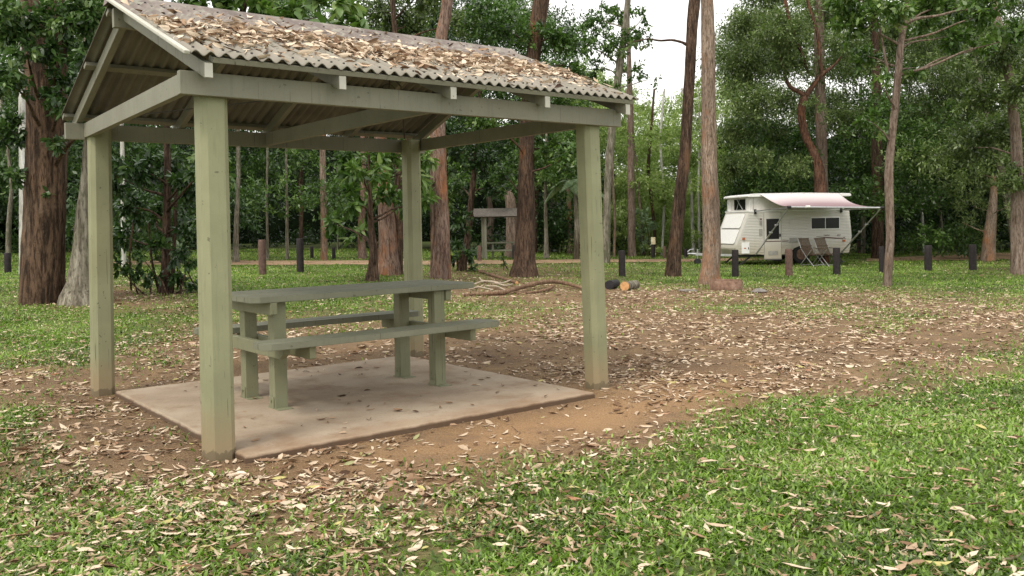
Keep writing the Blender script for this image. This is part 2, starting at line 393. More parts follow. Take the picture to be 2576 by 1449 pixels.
z -= .02*np.exp(-(((u_-1.9)/1.4)**2 + ((v_+.8)/.4)**2))
nx, ny = len(gx), len(gy); idx = np.arange(nx*ny).reshape(ny, nx)
fc = np.stack([idx[:-1, :-1], idx[:-1, 1:], idx[1:, 1:], idx[1:, :-1]], -1).reshape(-1, 4)
g = link('ground', np_mesh('ground', np.stack([x, y, z], -1), [fc], {'turf': turf, 'sand': sand}, True), M['ground'])
tag(g, 'brown soil with worn patches of green turf around the shelter', 'ground', kind='structure')
ZG = z.reshape(ny, nx)
def surf(px_, py_):
    """height of the ground mesh at points"""
    i = np.clip(np.searchsorted(gy, py_)-1, 0, ny-2); j = np.clip(np.searchsorted(gx, px_)-1, 0, nx-2)
    a = (py_-gy[i])/(gy[i+1]-gy[i]); b = (px_-gx[j])/(gx[j+1]-gx[j])
    return (ZG[i, j]*(1-b)+ZG[i, j+1]*b)*(1-a)+(ZG[i+1, j]*(1-b)+ZG[i+1, j+1]*b)*a
TRACKS = []
def track(name, pts, label):
    n = 60; P = np.array([gp(*p)[:2] for p in pts]); lo, hi = P[::2], P[1::2]
    t = np.linspace(0, len(lo)-1, n); A = np.stack([np.interp(t, range(len(lo)), lo[:, q]) for q in (0, 1)], -1); B = np.stack([np.interp(t, range(len(hi)), hi[:, q]) for q in (0, 1)], -1); TRACKS.append((A[::3], B[::3]))
    s = np.linspace(0, 1, 9); wob = (rng.random((n, 2))-.5)*.5
    V = []
    for i in range(n):
        for q in s:
            p = A[i]*(1-q)+B[i]*q; p = p + (B[i]-A[i])*(wob[i, 0]*(1-q)+wob[i, 1]*q)*.25; V.append((p[0], p[1], 0))
    V = np.array(V); V[:, 2] = surf(V[:, 0], V[:, 1]) + .02
    ix = np.arange(n*9).reshape(n, 9); f = np.stack([ix[:-1, :-1], ix[1:, :-1], ix[1:, 1:], ix[:-1, 1:]], -1).reshape(-1, 4)
    return tag(link(name, np_mesh(name, V, [f]), M['path']), label, 'path', kind='structure')
track('path', [(230, 667), (230, 659), (300, 668), (300, 658), (700, 668), (700, 657), (1100, 668), (1100, 657), (1500, 661), (1500, 653), (1950, 654), (1950, 648)], 'sandy track crossing the grass behind the trees')
track('path', [(2180, 658), (2180, 651), (2320, 656), (2320, 646), (2450, 655), (2450, 640), (2560, 653), (2560, 634), (2800, 652), (2800, 628)], 'brown dirt track leading off past the right hand bollards')

# ------------------------------------------------------------------ leaf and grass meshes
def unit(v): return v/np.maximum(np.linalg.norm(v, axis=-1, keepdims=True), 1e-9)
def leaf_quads(C, Ln, Wd, D, Nn, tone, fold=False):
    """pointed leaves: C base points, D length direction, Nn normal"""
    D = unit(D); Sd = unit(np.cross(D, Nn)); Nn = np.cross(Sd, D); n = len(C)
    Ln = np.broadcast_to(Ln, n)[:, None]; Wd = np.broadcast_to(Wd, n)[:, None]
    if not fold:
        V = np.stack([C, C+D*Ln*.45+Sd*Wd*.5, C+D*Ln, C+D*Ln*.45-Sd*Wd*.5], 1).reshape(-1, 3)
        Fc = np.arange(n*4).reshape(n, 4); return V, [Fc], np.repeat(tone, 4)
    dr = -Nn*Ln*.10
    V = np.stack([C, C+D*Ln*.28+Sd*Wd*.46+dr*.2, C+D*Ln*.7+Sd*Wd*.36+dr, C+D*Ln+dr*2.4, C+D*Ln*.7-Sd*Wd*.36+dr, C+D*Ln*.28-Sd*Wd*.46+dr*.2, C+D*Ln*.5-Nn*Wd*.12], 1).reshape(-1, 3)
    b = np.arange(n)[:, None]*7
    Fc = np.concatenate([b+np.array([[0, 1, 6]]), b+np.array([[1, 2, 6]]), b+np.array([[2, 3, 6]]), b+np.array([[3, 4, 6]]), b+np.array([[4, 5, 6]]), b+np.array([[5, 0, 6]])])
    return V, [Fc], np.repeat(tone, 7)
def blob_points(c, r, n, twigs):
    """leaf positions in an uneven clump of twigs inside an ellipsoid; returns base, dir, normal"""
    d = unit(rng.normal(size=(twigs, 3))); rad = rng.random(twigs)**.45
    T = c + d*rad[:, None]*r                                   # twig tips
    base = c + d*rad[:, None]*r*.45
    i = rng.integers(0, twigs, n); q = rng.random(n)**.6
    P = base[i]*(1-q[:, None]) + T[i]*q[:, None] + rng.normal(size=(n, 3))*r.mean()*.085
    D = unit(d[i]*.5 + rng.normal(size=(n, 3))*.7 + np.array([0, 0, -.25]))
    Nn = unit(rng.normal(size=(n, 3))*.55 + np.array([0, 0, 1.0]))
    tw = rng.random(twigs)
    return P, D, Nn, tw[i]
def crown_mesh(name, blobs, mat, leaf, parent=None, base_tone=.5, spread=.5, fold=False, aspect=.45):
    """blobs: (centre xyz, radius xyz, n leaves)"""
    Vs, Fs, Ts, off = [], [], [], 0
    for c, r, n in blobs:
        r = np.asarray(r, float); tw = max(6, int(n/26))
        P, D, Nn, tt = blob_points(np.asarray(c, float), r, n, tw)
        tone = np.clip(base_tone + (tt-.5)*.35 + (rng.random()-.5)*.25 + rng.normal(size=n)*.16*spread*2, 0, 1)
        s = leaf*(.65+.7*rng.random(n))
        V, F_, T_ = leaf_quads(P, s, s*aspect, D, Nn, tone, fold)
        Vs.append(V); Fs.append(F_[0]+off); Ts.append(T_); off += len(V)
    me = np_mesh(name, np.concatenate(Vs), [np.concatenate(Fs)], {'tone': np.concatenate(Ts)})
    return link(name, me, mat, parent)
LEAFN = [0, 0]
def pb(lst, Y, dens=1.0, leaf=.14, dj=1.5, flat=.75):
    """clumps measured off the photograph -> real positions at distance Y (jittered in depth)"""
    out = []
    for q in lst:
        px, py, r = q[:3]; k_ = q[3] if len(q) > 3 else 1
        Yb = Y + (random.random()-.5)*2*dj; mpp = Yb/F; R = r*mpp
        n = int(dens*k_*75.0*R*R/(leaf*leaf)); LEAFN[0] += n
        out.append((dp(px, py, Yb), (R, R*.9, R*flat), max(n, 30)))
    return out

# --- trunks
def trunk_obj(pts, mat, parent, Y=None, flare=1.35, top=None, rough=.06, name='trunk', n=14, seed=0, sink=.25):
    """pts: (px, py, width px) from the base up, all at the distance of the base; extended up to height top"""
    b = gp(*pts[0][:2]); Yb = Y or b[1]
    if Y: b = dp(pts[0][0], pts[0][1], Y); b[2] = float(zg(b[0], b[1]))
    P = [b]; R = [pts[0][2]/2*Yb/F]
    for (px, py, wd) in pts[1:]:
        P.append(dp(px, py, Yb)); R.append(wd/2*Yb/F)
    if top and top > P[-1][2]:
        d = unit(P[-1]-P[-2]); 
        while P[-1][2] < top-.05:
            st = min(1.5, max(.3, top-P[-1][2])); nd = unit(d + np.array([random.uniform(-.08, .08), random.uniform(-.08, .08), .05])); d = nd
            P.append(P[-1] + d*st); R.append(max(R[-1]*.93, .02))
    P, R = np.array(P), np.array(R)
    # resample
    seg = np.concatenate([[0], np.cumsum(np.linalg.norm(np.diff(P, axis=0), axis=1))]); tot = seg[-1]
    k_ = max(12, int(tot/max(.10, R[0]*.45))); s = np.linspace(0, tot, k_)
    Q = np.stack([np.interp(s, seg, P[:, q]) for q in range(3)], -1); rr = np.interp(s, seg, R)
    for _ in range(3): Q[1:-1] = .25*Q[:-2]+.5*Q[1:-1]+.25*Q[2:]; rr[1:-1] = .25*rr[:-2]+.5*rr[1:-1]+.25*rr[2:]
    rr = rr*(1+(flare-1)*np.exp(-s/max(rr[0]*1.6, .1))) 
    Q[0, 2] -= sink*min(1, R[0]*3)
    r_ = np.random.default_rng(seed+len(bpy.data.objects)); ph = r_.random(5)*6.28; th = np.arange(n)*2*PI/n
    V = []
    for i in range(k_):
        lob = 1 + rough*(np.sin(2*th+ph[0]+s[i]*.6)+.8*np.sin(3*th+ph[1]-s[i]*.9)+.6*np.sin(5*th+ph[2]+s[i]*1.7)) + .25*(flare-1)*np.exp(-s[i]/max(rr[0]*1.2, .1))*np.sin(4*th+ph[3]) + (r_.random(n)-.5)*rough*.9
        V.append(np.stack([Q[i, 0]+rr[i]*lob*np.cos(th), Q[i, 1]+rr[i]*lob*np.sin(th), np.full(n, Q[i, 2])], -1))
    V = np.concatenate(V)
    ix = np.arange(k_*n).reshape(k_, n); nx_ = np.roll(ix, -1, 1)
    f = np.stack([ix[:-1], nx_[:-1], nx_[1:], ix[1:]], -1).reshape(-1, 4)
    me = np_mesh(name, V, [f, ix[-1:, :]], None, True)
    o = link(name, me, mat, parent); 
    return o, Q, rr
def limbs(bm, P0, P1, r0, r1, wig=.15, n=7):
    P0, P1 = Vector(P0), Vector(P1); k_ = 9; ln = (P1-P0).length
    mid = P0.lerp(P1, .45) + Vector((random.uniform(-1, 1), random.uniform(-1, 1), .35+random.uniform(-.5, .6)))*wig*ln*.45
    ph = [random.random()*6.28 for _ in range(3)]
    pts = []
    for i in range(k_+1):
        t = i/k_; p = P0*(1-t)**2 + mid*2*t*(1-t) + P1*t*t; e = math.sin(PI*t)*ln*.022
        pts.append(p + Vector((math.sin(5*t+ph[0]), math.sin(6*t+ph[1]), math.sin(7*t+ph[2])))*e)
    tube(bm, pts, [r0+(r1-r0)*i/k_ for i in range(k_+1)], n)
def reparent(root, objs):
    for o in objs: o.parent = root; o.location = o.location - root.location
def tree(name, label, pts, mat, crown=None, top=9, Y=None, leafmat=None, leaf=.16, group=None, flare=1.3, rough=.05, base_tone=.5, fold=False,
         high=None, dens=.5, aspect=.45, arms=None, dj=1.5, cb=0, limb=True):
    b = gp(*pts[0][:2])
    if Y: b = dp(pts[0][0], pts[0][1], Y); b[2] = float(zg(b[0], b[1]))
    Yb = b[1]
    root = thing(name, label, 'tree', b, group)
    tr, Q, rr = trunk_obj(pts, mat, None, Y, flare, top, rough)
    ob = [tr]; blobs = list(pb(crown, Yb+cb, dens, leaf, dj)) if crown else []
    if high:                                                   # crown above the frame
        zt = Q[-1]; 
        for i in range(high):
            c = zt + np.array([random.uniform(-2.4, 2.4), random.uniform(-2.4, 2.4), random.uniform(-1.5, 1.6)]); R = random.uniform(.9, 1.5)
            blobs.append((c, (R, R, R*.6), int(2.6*R*R/(leaf*leaf)*1.0)))
    bm = bmesh.new(); any_ = False
    for (c, r, n) in blobs:
        if not limb: break
        j = int(np.argmin(np.abs(Q[:, 2]-(c[2]-.9*np.hypot(*(Q[-1, :2]-c[:2]))*.4)))); j = max(j, int(len(Q)*.15))
        ln = float(np.linalg.norm(Q[j]-c))
        b1_ = bmesh.new(); limbs(b1_, Q[j], c, min(rr[j]*.45, .02+ln*.012), .008, .35, 6); ob.append(from_bm('branch', b1_, mat, None, True))
    if arms:
        for a in arms:
            pp = np.array([dp(p[0], p[1], Yb) for p in a]); ra = np.array([p[2]/2*Yb/F for p in a]); t_ = np.linspace(0, len(pp)-1, len(pp)*4)
            qq = np.stack([np.interp(t_, range(len(pp)), pp[:, i]) for i in range(3)], -1)
            for _ in range(2): qq[1:-1] = .25*qq[:-2]+.5*qq[1:-1]+.25*qq[2:]
            b2_ = bmesh.new(); tube(b2_, qq, list(np.interp(t_, range(len(pp)), ra)*np.random.default_rng(3).uniform(.9, 1.1, len(t_))), 9); ob.append(from_bm('limb', b2_, mat, None, True))
    bm.free()
    if blobs: ob.append(crown_mesh('crown', blobs, leafmat or M['leaf_mid'], leaf, None, base_tone, .5, fold, aspect))
    for o in ob:
        o.parent = root; o.matrix_parent_inverse = Matrix.Translation(-Vector(b))
    return root

exec_order = []
# ------------------------------------------------------------------ picnic shelter
def slab():
    bm = bmesh.new(); n = 40
    # outline with slightly worn edges
    u0, u1, v0, v1 = .055, 2.95, -.27, 2.61
    pts = []
    for a, b in (((u0, v0), (u1, v0)), ((u1, v0), (u1, v1)), ((u1, v1), (u0, v1)), ((u0, v1), (u0, v0))):
        for i in range(n):
            t = i/n; p = [a[0]+(b[0]-a[0])*t, a[1]+(b[1]-a[1])*t]
            p[0] += random.uniform(-.006, .006); p[1] += random.uniform(-.006, .006); pts.append(p)
    cxx, cyy = (u0+u1)/2, (v0+v1)/2
    rings = []
    for ins, z in ((0, -.1), (0, .028), (.008, .042), (.02, .047), (.5, .05)):
        rings.append([bm.verts.new((p[0]+(cxx-p[0])*ins/1.45, p[1]+(cyy-p[1])*ins/1.45, z)) for p in pts])
    for A, B in zip(rings, rings[1:]):
        for k_ in range(len(A)): bm.faces.new((A[k_], A[(k_+1) % len(A)], B[(k_+1) % len(A)], B[k_]))
    bm.faces.new(rings[-1])
    return bm
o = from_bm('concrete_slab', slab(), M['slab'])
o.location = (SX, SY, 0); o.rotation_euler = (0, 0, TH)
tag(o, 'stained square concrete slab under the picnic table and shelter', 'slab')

sh = thing('picnic_shelter', 'green timber picnic shelter with leaf covered corrugated roof, nearest the camera', 'shelter', (SX, SY, 0), None, TH)
PB = [(-.02, -.03), (3.235, .0), (.0, 2.80), (3.16, 2.76)]   # post bases (u,v) and tops: each stands a little out of plumb
PT = [(.0, .0), (3.17, .0), (.035, 2.80), (3.19, 2.80)]
HB = 2.21; HT = 2.35
for i in range(4):
    (bu, bv), (tu, tv) = PB[i], PT[i]; a, c = .086, .034
    prof = [(-a+c, -a), (a-c, -a), (a, -a+c), (a, a-c), (a-c, a), (-a+c, a), (-a, a-c), (-a, -a+c)]
    ztop = HT-.012; zs = [-.2, 0, .02, .3, .9, 1.6, ztop]
    bm = bmesh.new(); rings = []
    for z in zs:
        t = max(z, 0)/ztop; u, v = bu+(tu-bu)*t, bv+(tv-bv)*t
        rings.append([bm.verts.new((u+p[0], v+p[1], z)) for p in prof])
    for A, B in zip(rings, rings[1:]):
        for k_ in range(8): bm.faces.new((A[k_], A[(k_+1) % 8], B[(k_+1) % 8], B[k_]))
    bm.faces.new(rings[-1])
    bmesh.ops.bevel(bm, geom=[e for e in bm.edges if abs(e.verts[0].co.z-e.verts[1].co.z) > .01], offset=.004, segments=2, affect='EDGES')
    from_bm('post', bm, M['paint'], sh)
# long eave beams, outside the posts
for v0, v1, ul, ur in ((-.137, -.088, -.228, 3.44), (2.889, 2.94, -.213, 3.43)):
    bm = bmesh.new(); prism(bm, [(ul, HB), (ur, HB), (ur, HT-.03), (ur-.03, HT), (ul, HT)], 'y', v0, v1)
    bmesh.ops.bevel(bm, geom=bm.edges[:], offset=.003, segments=1, affect='EDGES'); from_bm('eave_beam', bm, M['paint_beam'], sh)
SL = math.atan(.394)                # roof pitch
VR = 1.40; ZR0 = 3.075                           # ridge
tS = math.tan(SL)
def zr(v): return ZR0 - abs(v-VR)*tS             # sheet underside line
# tie beams across, three
for u, ub in ((-.172, -.045), (1.60, 1.60), (3.30, 3.30)):
    bm = bmesh.new(); bar(bm, (u, -.086, HT-.0635), (ub, 2.887, HT-.0635), .048, .123); from_bm('tie_beam', bm, M['paint_beam'], sh)
# rafters
RAF = (-.098, .772, 1.642, 2.52, 3.40)
RD = .086; PUR = .036
for u in RAF:
    for sgn, ve in ((-1, -.252), (1, 3.05)):
        bm = bmesh.new(); top = lambda v: zr(v)-PUR-.001
        vr = VR + sgn*.026
        prism(bm, [(ve, top(ve)), (vr, top(vr)), (vr, top(vr)-RD/math.cos(SL)), (ve, top(ve)-RD/math.cos(SL)+.0)], 'x', u-.0255, u+.0255)
        bmesh.ops.bevel(bm, geom=bm.edges[:], offset=.0025, segments=1, affect='EDGES')
        r = from_bm('rafter', bm, M['paint_beam'], sh)
        bm = bmesh.new(); e = ve + sgn*.003
        zt = top(ve)-.004; box(bm, u-.024, u+.024, min(ve, e), max(ve, e), zt-RD/math.cos(SL)+.01, zt); from_bm('cut_end', bm, M['paint_end'], r)
# ridge board
bm = bmesh.new(); box(bm, -.19, 3.44, VR-.025, VR+.025, ZR0-.19, ZR0-.055, .003); from_bm('ridge_beam', bm, M['paint_beam'], sh)
# battens between rafters and sheet
for v in (-.228, .58, 1.29, 1.51, 2.22, 3.03):
    sg = -1 if v < VR else 1; bm = bmesh.new(); c = Vector((0, v, zr(v)-PUR/2))
    bar(bm, (-.075 if v < -.1 else (-.125 if v < VR else -.20), v, zr(v)-PUR/2), (3.46, v, zr(v)-PUR/2), .07, PUR-.004, (0, sg*math.sin(SL), math.cos(SL)), .002); from_bm('roof_batten', bm, M['paint_beam'], sh)
# corrugated sheets
PITCHC = .0885
def sheet(sgn):
    us = np.arange(-.205, 3.50, PITCHC/8); nv = 26; ve = -.275 if sgn < 0 else 3.085
    prof = .0145*np.cos(2*PI*us/PITCHC); V = []
    lap = 0
    for layer, off in ((0, .007), (1, 0.)):
        for j in range(nv):
            v = VR + (ve-VR)*j/(nv-1); base = zr(v)+.0155
            w_ = (gridnoise(us*1.3+5, np.full_like(us, v*1.2), 1, 21)-.5)*.004
            V.append(np.stack([us, np.full_like(us, v), base+prof+off+w_], -1))
    V = np.concatenate(V); n = len(us); ix = np.arange(2*nv*n).reshape(2, nv, n)
    q = lambda A: np.stack([A[:-1, :-1], A[:-1, 1:], A[1:, 1:], A[1:, :-1]], -1).reshape(-1, 4)
    ring = np.concatenate([np.stack([ix[0, -1, :-1], ix[0, -1, 1:], ix[1, -1, 1:], ix[1, -1, :-1]], -1), np.stack([ix[0, 0, :-1], ix[0, 0, 1:], ix[1, 0, 1:], ix[1, 0, :-1]], -1),
        np.stack([ix[0, :-1, 0], ix[0, 1:, 0], ix[1, 1:, 0], ix[1, :-1, 0]], -1), np.stack([ix[0, :-1, -1], ix[0, 1:, -1], ix[1, 1:, -1], ix[1, :-1, -1]], -1)])
    F0, F1 = q(ix[0]), q(ix[1])[:, ::-1]; me = np_mesh('roof_sheet', V, [F0, F1, ring]); o = link('roof_sheet', me, M['roof'], sh); me.materials.append(M['roofunder'])
    mi = np.zeros(len(F0)+len(F1)+len(ring), np.int32); mi[len(F0):len(F0)+len(F1)] = 1; me.polygons.foreach_set('material_index', mi); return o
for s_ in (-1, 1): sheet(s_)
# flat barge edge over the sheet end
for sgn in (-1, 1):
    for uu in (-.225, 3.50):
        if sgn > 0 and uu < 0: continue
        ve = -.27 if sgn < 0 else 3.08; bm = bmesh.new(); vv = VR+sgn*.012
        bar(bm, (uu, ve, zr(ve)+.014), (uu, vv, zr(vv)+.014), .036, .022, (0, sgn*math.sin(SL), math.cos(SL)), .006); from_bm('barge_strip', bm, M['paint_end'] if (uu < 0 and sgn < 0) else M['paint_beam'], sh)
# ridge capping, scalloped
bm = bmesh.new(); us = np.arange(-.23, 3.53, .022)
prof = [(-.10, -.03), (-.055, .012), (-.022, .032), (0, .040), (.022, .032), (.055, .012), (.10, -.03)]
rings = []
for u in us:
    rings.append([bm.verts.new((u, VR+p[0], ZR0+.012+p[1]+.004*math.cos(2*PI*u/PITCHC)*(abs(p[0]) > .04))) for p in prof])
for A, B in zip(rings, rings[1:]):
    for k_ in range(6): bm.faces.new((A[k_], A[k_+1], B[k_+1], B[k_]))
bm.faces.new(rings[0]); bm.faces.new(rings[-1][::-1])
from_bm('ridge_cap', bm, M['roof'], sh, True)
# roof screws
bm = bmesh.new(); tube(bm, [(0, 0, -.002), (0, 0, .007)], .008, 6); sc0 = None
for v in (-.228, .58, 1.27):
    for i in range(0, 42):
        u = round((-.205+PITCHC*(i if v < 0 else 2*i))/PITCHC)*PITCHC
        if u > 3.48: continue
        if sc0 is None: o = sc0 = from_bm('roof_screw', bm, M['darksteel'], sh)
        else: o = sc0.copy(); COL.objects.link(o)
        o.location = (u, v, zr(v)+.0155+.0145+.007)
# thin tie rods and a hook of wire under the roof
bm = bmesh.new(); tube(bm, [(.03, 2.3, 2.345), (.9, .6, 2.37), (1.55, -.02, 2.36)], .004, 5); from_bm('brace_wire', bm, M['wire'], sh)
bm = bmesh.new(); tube(bm, [(3.15, 2.86, 2.36), (2.1, 1.2, 2.62), (1.75, .9, 2.72)], .007, 5); from_bm('brace_wire', bm, M['wire'], sh)
bm = bmesh.new(); c = Vector((1.78, .85, 2.70)); pts = [c+Vector((-.04, 0, .02)), c, c+Vector((.05, .01, -.01)), c+Vector((.07, .02, .03))]
tube(bm, pts, .005, 5); tube(bm, [c, c+Vector((.01, .02, -.12)), c+Vector((0, .03, -.30))], .004, 5)
arc = [c+Vector((.0+.07*math.cos(t), .02, -.2+.07*math.sin(t))) for t in np.linspace(.2, 4.6, 12)]; tube(bm, arc, .003, 5); from_bm('wire_hook', bm, M['wire'], sh)

# ------------------------------------------------------------------ picnic table
tb = thing('picnic_table', 'green painted picnic table with two attached bench seats on the slab under the shelter', 'picnic table', sw(1.5, 1.2, .05), None, TH)
def tl(u, v): return u-1.5, v-1.2
def plank_top(u0, u1, v0, v1, z0, z1, ch):
    a, b = tl(u0, v0); c, d = tl(u1, v1); bm = bmesh.new()
    prism(bm, [(a+ch, b), (c-ch, b), (c, b+ch), (c, d-ch), (c-ch, d), (a+ch, d), (a, d-ch), (a, b+ch)], 'z', z0-.05, z1-.05)
    bmesh.ops.bevel(bm, geom=bm.edges[:], offset=.006, segments=2, affect='EDGES'); return bm
def planks(name, u0, u1, v0, v1, z0, z1, ch, n, parent):
    """top made of n boards with fine joints, in one mesh"""
    bm = bmesh.new(); wv = (v1-v0)/n
    for i in range(n):
        a, b = tl(u0, v0+i*wv+.0015); c, d = tl(u1, v0+(i+1)*wv-.0015)
        c0 = ch if i == 0 else .003; c1 = ch if i == n-1 else .003
        bm2 = bmesh.new(); prism(bm2, [(a+c0, b), (c-c0, b), (c, b+c0), (c, d-c1), (c-c1, d), (a+c1, d), (a, d-c1), (a, b+c0)], 'z', z0-.05, z1-.05+random.uniform(-.001, .001))
        bmesh.ops.bevel(bm2, geom=bm2.edges[:], offset=.004, segments=2, affect='EDGES')
        me = bpy.data.meshes.new('tmp'); bm2.to_mesh(me); bm2.free(); bm.from_mesh(me); bpy.data.meshes.remove(me)
    return from_bm(name, bm, M['table'], parent)
planks('tabletop', .56, 2.60, .80, 1.60, .86, .905, .06, 5, tb)
planks('bench_seat', .50, 2.58, .44, .73, .553, .60, .05, 2, tb)
planks('bench_seat', .50, 2.58, 1.68, 1.97, .553, .60, .05, 2, tb)
for (u, v) in ((.80, .94), (.80, 1.50), (2.22, .90), (2.22, 1.47)):
    a, b = tl(u, v); bm = bmesh.new(); box(bm, a-.052, a+.052, b-.052, b+.052, .002, .808, .006); lg = from_bm('leg', bm, M['table_leg'], tb)
    bm = bmesh.new(); box(bm, a-.058, a+.058, b-.13, b+.07, -.001, .006, .001); box(bm, a-.06, a-.054, b-.04, b+.04, .0, .09, .001)
    tube(bm, [(a-.062, b, .06), (a-.068, b, .06)], .012, 8); from_bm('foot_plate', bm, M['table_leg'], lg)
def crossb(u, v0, v1, z0, z1, name, cut=.07):
    a0, b0 = tl(u, v0); _, b1 = tl(u, v1); z0 -= .05; z1 -= .05
    bm = bmesh.new(); prism(bm, [(b0, z1), (b1, z1), (b1, z0+cut*.6), (b1-cut, z0), (b0+cut, z0), (b0, z0+cut*.6)], 'x', a0-.026, a0+.026)
    bmesh.ops.bevel(bm, geom=bm.edges[:], offset=.003, segments=1, affect='EDGES'); return from_bm(name, bm, M['table_leg'], tb)
crossb(.72, .80, 1.57, .765, .858, 'top_bearer', .012); crossb(2.302, .83, 1.57, .765, .858, 'top_bearer', .01)
crossb(.72, .60, 1.93, .455, .551, 'seat_bearer'); crossb(.88, .50, 1.90, .455, .551, 'seat_bearer', .01)
crossb(2.302, .48, 1.93, .455, .551, 'seat_bearer', .01)

# ------------------------------------------------------------------ caravan
O_ = gp(1855, 668); AL = math.radians(9.6)
cv = thing('caravan', 'white pop top caravan with pink awning out, parked on the grass behind the bollards', 'caravan', O_, None, AL)
def CB(name, x0, x1, y0, y1, z0, z1, mat, bev=.01, parent=cv):
    bm = bmesh.new(); box(bm, x0, x1, y0, y1, z0, z1, bev); return from_bm(name, bm, mat, parent)
Wc = 2.15
side = [(.08, .40), (-.06, .62), (-.03, .74), (.50, 2.04), (4.58, 2.00), (4.68, .98), (4.56, .37), (3.05, .37), (3.0, .62), (2.62, .74), (2.28, .62), (2.12, .37), (1.0, .37), (.9, .42)]
bm = bmesh.new(); prism(bm, side, 'y', 0, Wc); bmesh.ops.bevel(bm, geom=[e for e in bm.edges], offset=.02, segments=2, affect='EDGES', clamp_overlap=True)
from_bm('body', bm, M['van'], cv)
# ribbed side cladding as real low ribs (one mesh)
bm = bmesh.new(); z = .46
def xlim(z):
    a = -.0+ (z-.74)*(.53/1.30) if z > .74 else .0
    b = 4.68-(z-.98)*(.10/1.02) if z > .98 else 4.57+(z-.37)*.17
    return a+.05, b-.02
while z < 1.98:
    a, b = xlim(z); segs = [(a, b)]
    if z < .76: segs = [(a, 1.06), (1.80, 2.2), (3.12, b)]
    elif z < 1.99: segs = [(a, 1.06), (1.80, b)]
    for s0, s1 in segs:
        vs = [bm.verts.new(p) for p in ((s0, .001, z), (s1, .001, z), (s1, -.013, z+.012), (s0, -.013, z+.012), (s1, -.012, z+.040), (s0, -.012, z+.040), (s1, .001, z+.049), (s0, .001, z+.049))]
        for f in ((0, 1, 2, 3), (3, 2, 4, 5), (5, 4, 6, 7)): bm.faces.new([vs[i] for i in f])
    z += .0585
from_bm('side_cladding', bm, M['van'], cv)
# front hatches on the sloping nose
nrm = Vector((-(2.04-.74), 0, .53)).normalized(); dn = Vector((.53, 0, 1.30)).normalized()
def nose_panel(name, t0, t1, y0, y1, mat, off=.012, th=.02, r=.08, par=cv):
    bm = bmesh.new(); pl = []
    for (yy, tt, ang) in ((y1-r, t1-r, 0), (y0+r, t1-r, 90), (y0+r, t0+r, 180), (y1-r, t0+r, 270)):
        for k_ in range(4):
            a = math.radians(ang+k_*30); pl.append((yy+r*math.cos(a), tt+r*math.sin(a)))
    base = Vector((-.03, 0, .74))
    A = [bm.verts.new(base+dn*t+Vector((0, yy, 0))+nrm*off) for yy, t in pl]; B = [bm.verts.new(base+dn*t+Vector((0, yy, 0))+nrm*(off+th)) for yy, t in pl]
    n = len(pl); bm.faces.new(A[::-1]); bm.faces.new(B)
    for i in range(n): bm.faces.new((A[i], A[(i+1) % n], B[(i+1) % n], B[i]))
    return from_bm(name, bm, mat, par)
for t0, t1 in ((.70, 1.28), (.06, .64)):
    nose_panel('hatch_seal', t0-.02, t1+.02, .22, Wc-.2, M['trim'], .002, .010); nose_panel('front_hatch', t0, t1, .24, Wc-.22, M['vantop'], .006, .028)
# pop top canvas, roof
CB('pop_top_canvas', .60, 4.42, .10, Wc-.10, 2.02, 2.56, M['canvas'], .02)
CB('body_rim', .46, 4.62, -.02, Wc+.02, 2.0, 2.05, M['vantop'], .012)
bm = bmesh.new(); prism(bm, [(.42, 2.56), (4.64, 2.54), (4.66, 2.60), (4.6, 2.655), (2.6, 2.70), (.75, 2.69), (.44, 2.64), (.40, 2.60)], 'y', -.04, Wc+.04)
bmesh.ops.bevel(bm, geom=bm.edges[:], offset=.018, segments=2, affect='EDGES'); from_bm('pop_top_roof', bm, M['vantop'], cv)
# windows in the canvas, nose side
w1 = CB('canvas_window', .582, .597, .55, 1.55, 2.10, 2.50, M['glass'], 0)
bm = bmesh.new(); tube(bm, [(.555, .65, 2.06), (.555, 1.25, 2.52)], .014, 6); tube(bm, [(.54, 1.25, 2.06), (.54, .95, 2.52)], .010, 6); from_bm('lift_strut', bm, M['alu'], cv)
for (yy) in (.12, 1.9): CB('canvas_panel', .578, .598, yy, yy+.3, 2.06, 2.54, M['vantop'], .004)
CB('canvas_seam', .70, .715, .085, .098, 2.06, 2.54, M['trim'], 0)
# door
CB('door', 1.09, 1.755, -.032, .0, .22, 1.97, M['van'], .012)
CB('door_frame', 1.07, 1.775, -.017, -.001, .20, 1.99, M['trim'], .004)
CB('door_window', 1.165, 1.67, -.042, -.033, .965, 1.73, M['glass'], .004)
CB('door_vent', 1.22, 1.62, -.042, -.033, .36, .52, M['trim'], .004)
CB('door_handle', 1.68, 1.73, -.06, -.033, 1.05, 1.16, M['black'], .006)
wf = CB('window', 2.97, 4.16, -.030, -.004, 1.29, 1.76, M['vantop'], .012)
for a, b in ((3.0, 3.55), (3.58, 4.13)): CB('pane', a, b, -.040, -.031, 1.325, 1.725, M['glass'], .004, wf)
CB('side_hatch', .17, .48, -.034, -.004, .44, .865, M['vantop'], .01)
CB('hatch_label', .26, .34, -.040, -.035, .62, .66, M['orange'], 0); CB('hatch_lock', .42, .45, -.042, -.035, .60, .68, M['black'], 0)
CB('marker_light', .20, .31, -.045, -.014, .96, 1.04, M['orange'], .008); CB('marker_light', 4.27, 4.38, -.045, -.014, .80, .88, M['orange'], .008)
CB('side_vent', .88, 1.0, -.03, -.014, 1.10, 1.36, M['trim'], .004); CB('side_vent', .90, 1.0, -.03, -.014, 1.50, 1.66, M['trim'], .004)
CB('fridge_vent', 2.1, 2.6, -.03, -.014, 1.50, 1.66, M['van'], .006); CB('fridge_vent', 2.1, 2.6, -.03, -.014, .82, 1.0, M['trim'], .006)
CB('side_light', .92, .98, -.04, -.014, 1.70, 1.75, M['stripe'], .004)
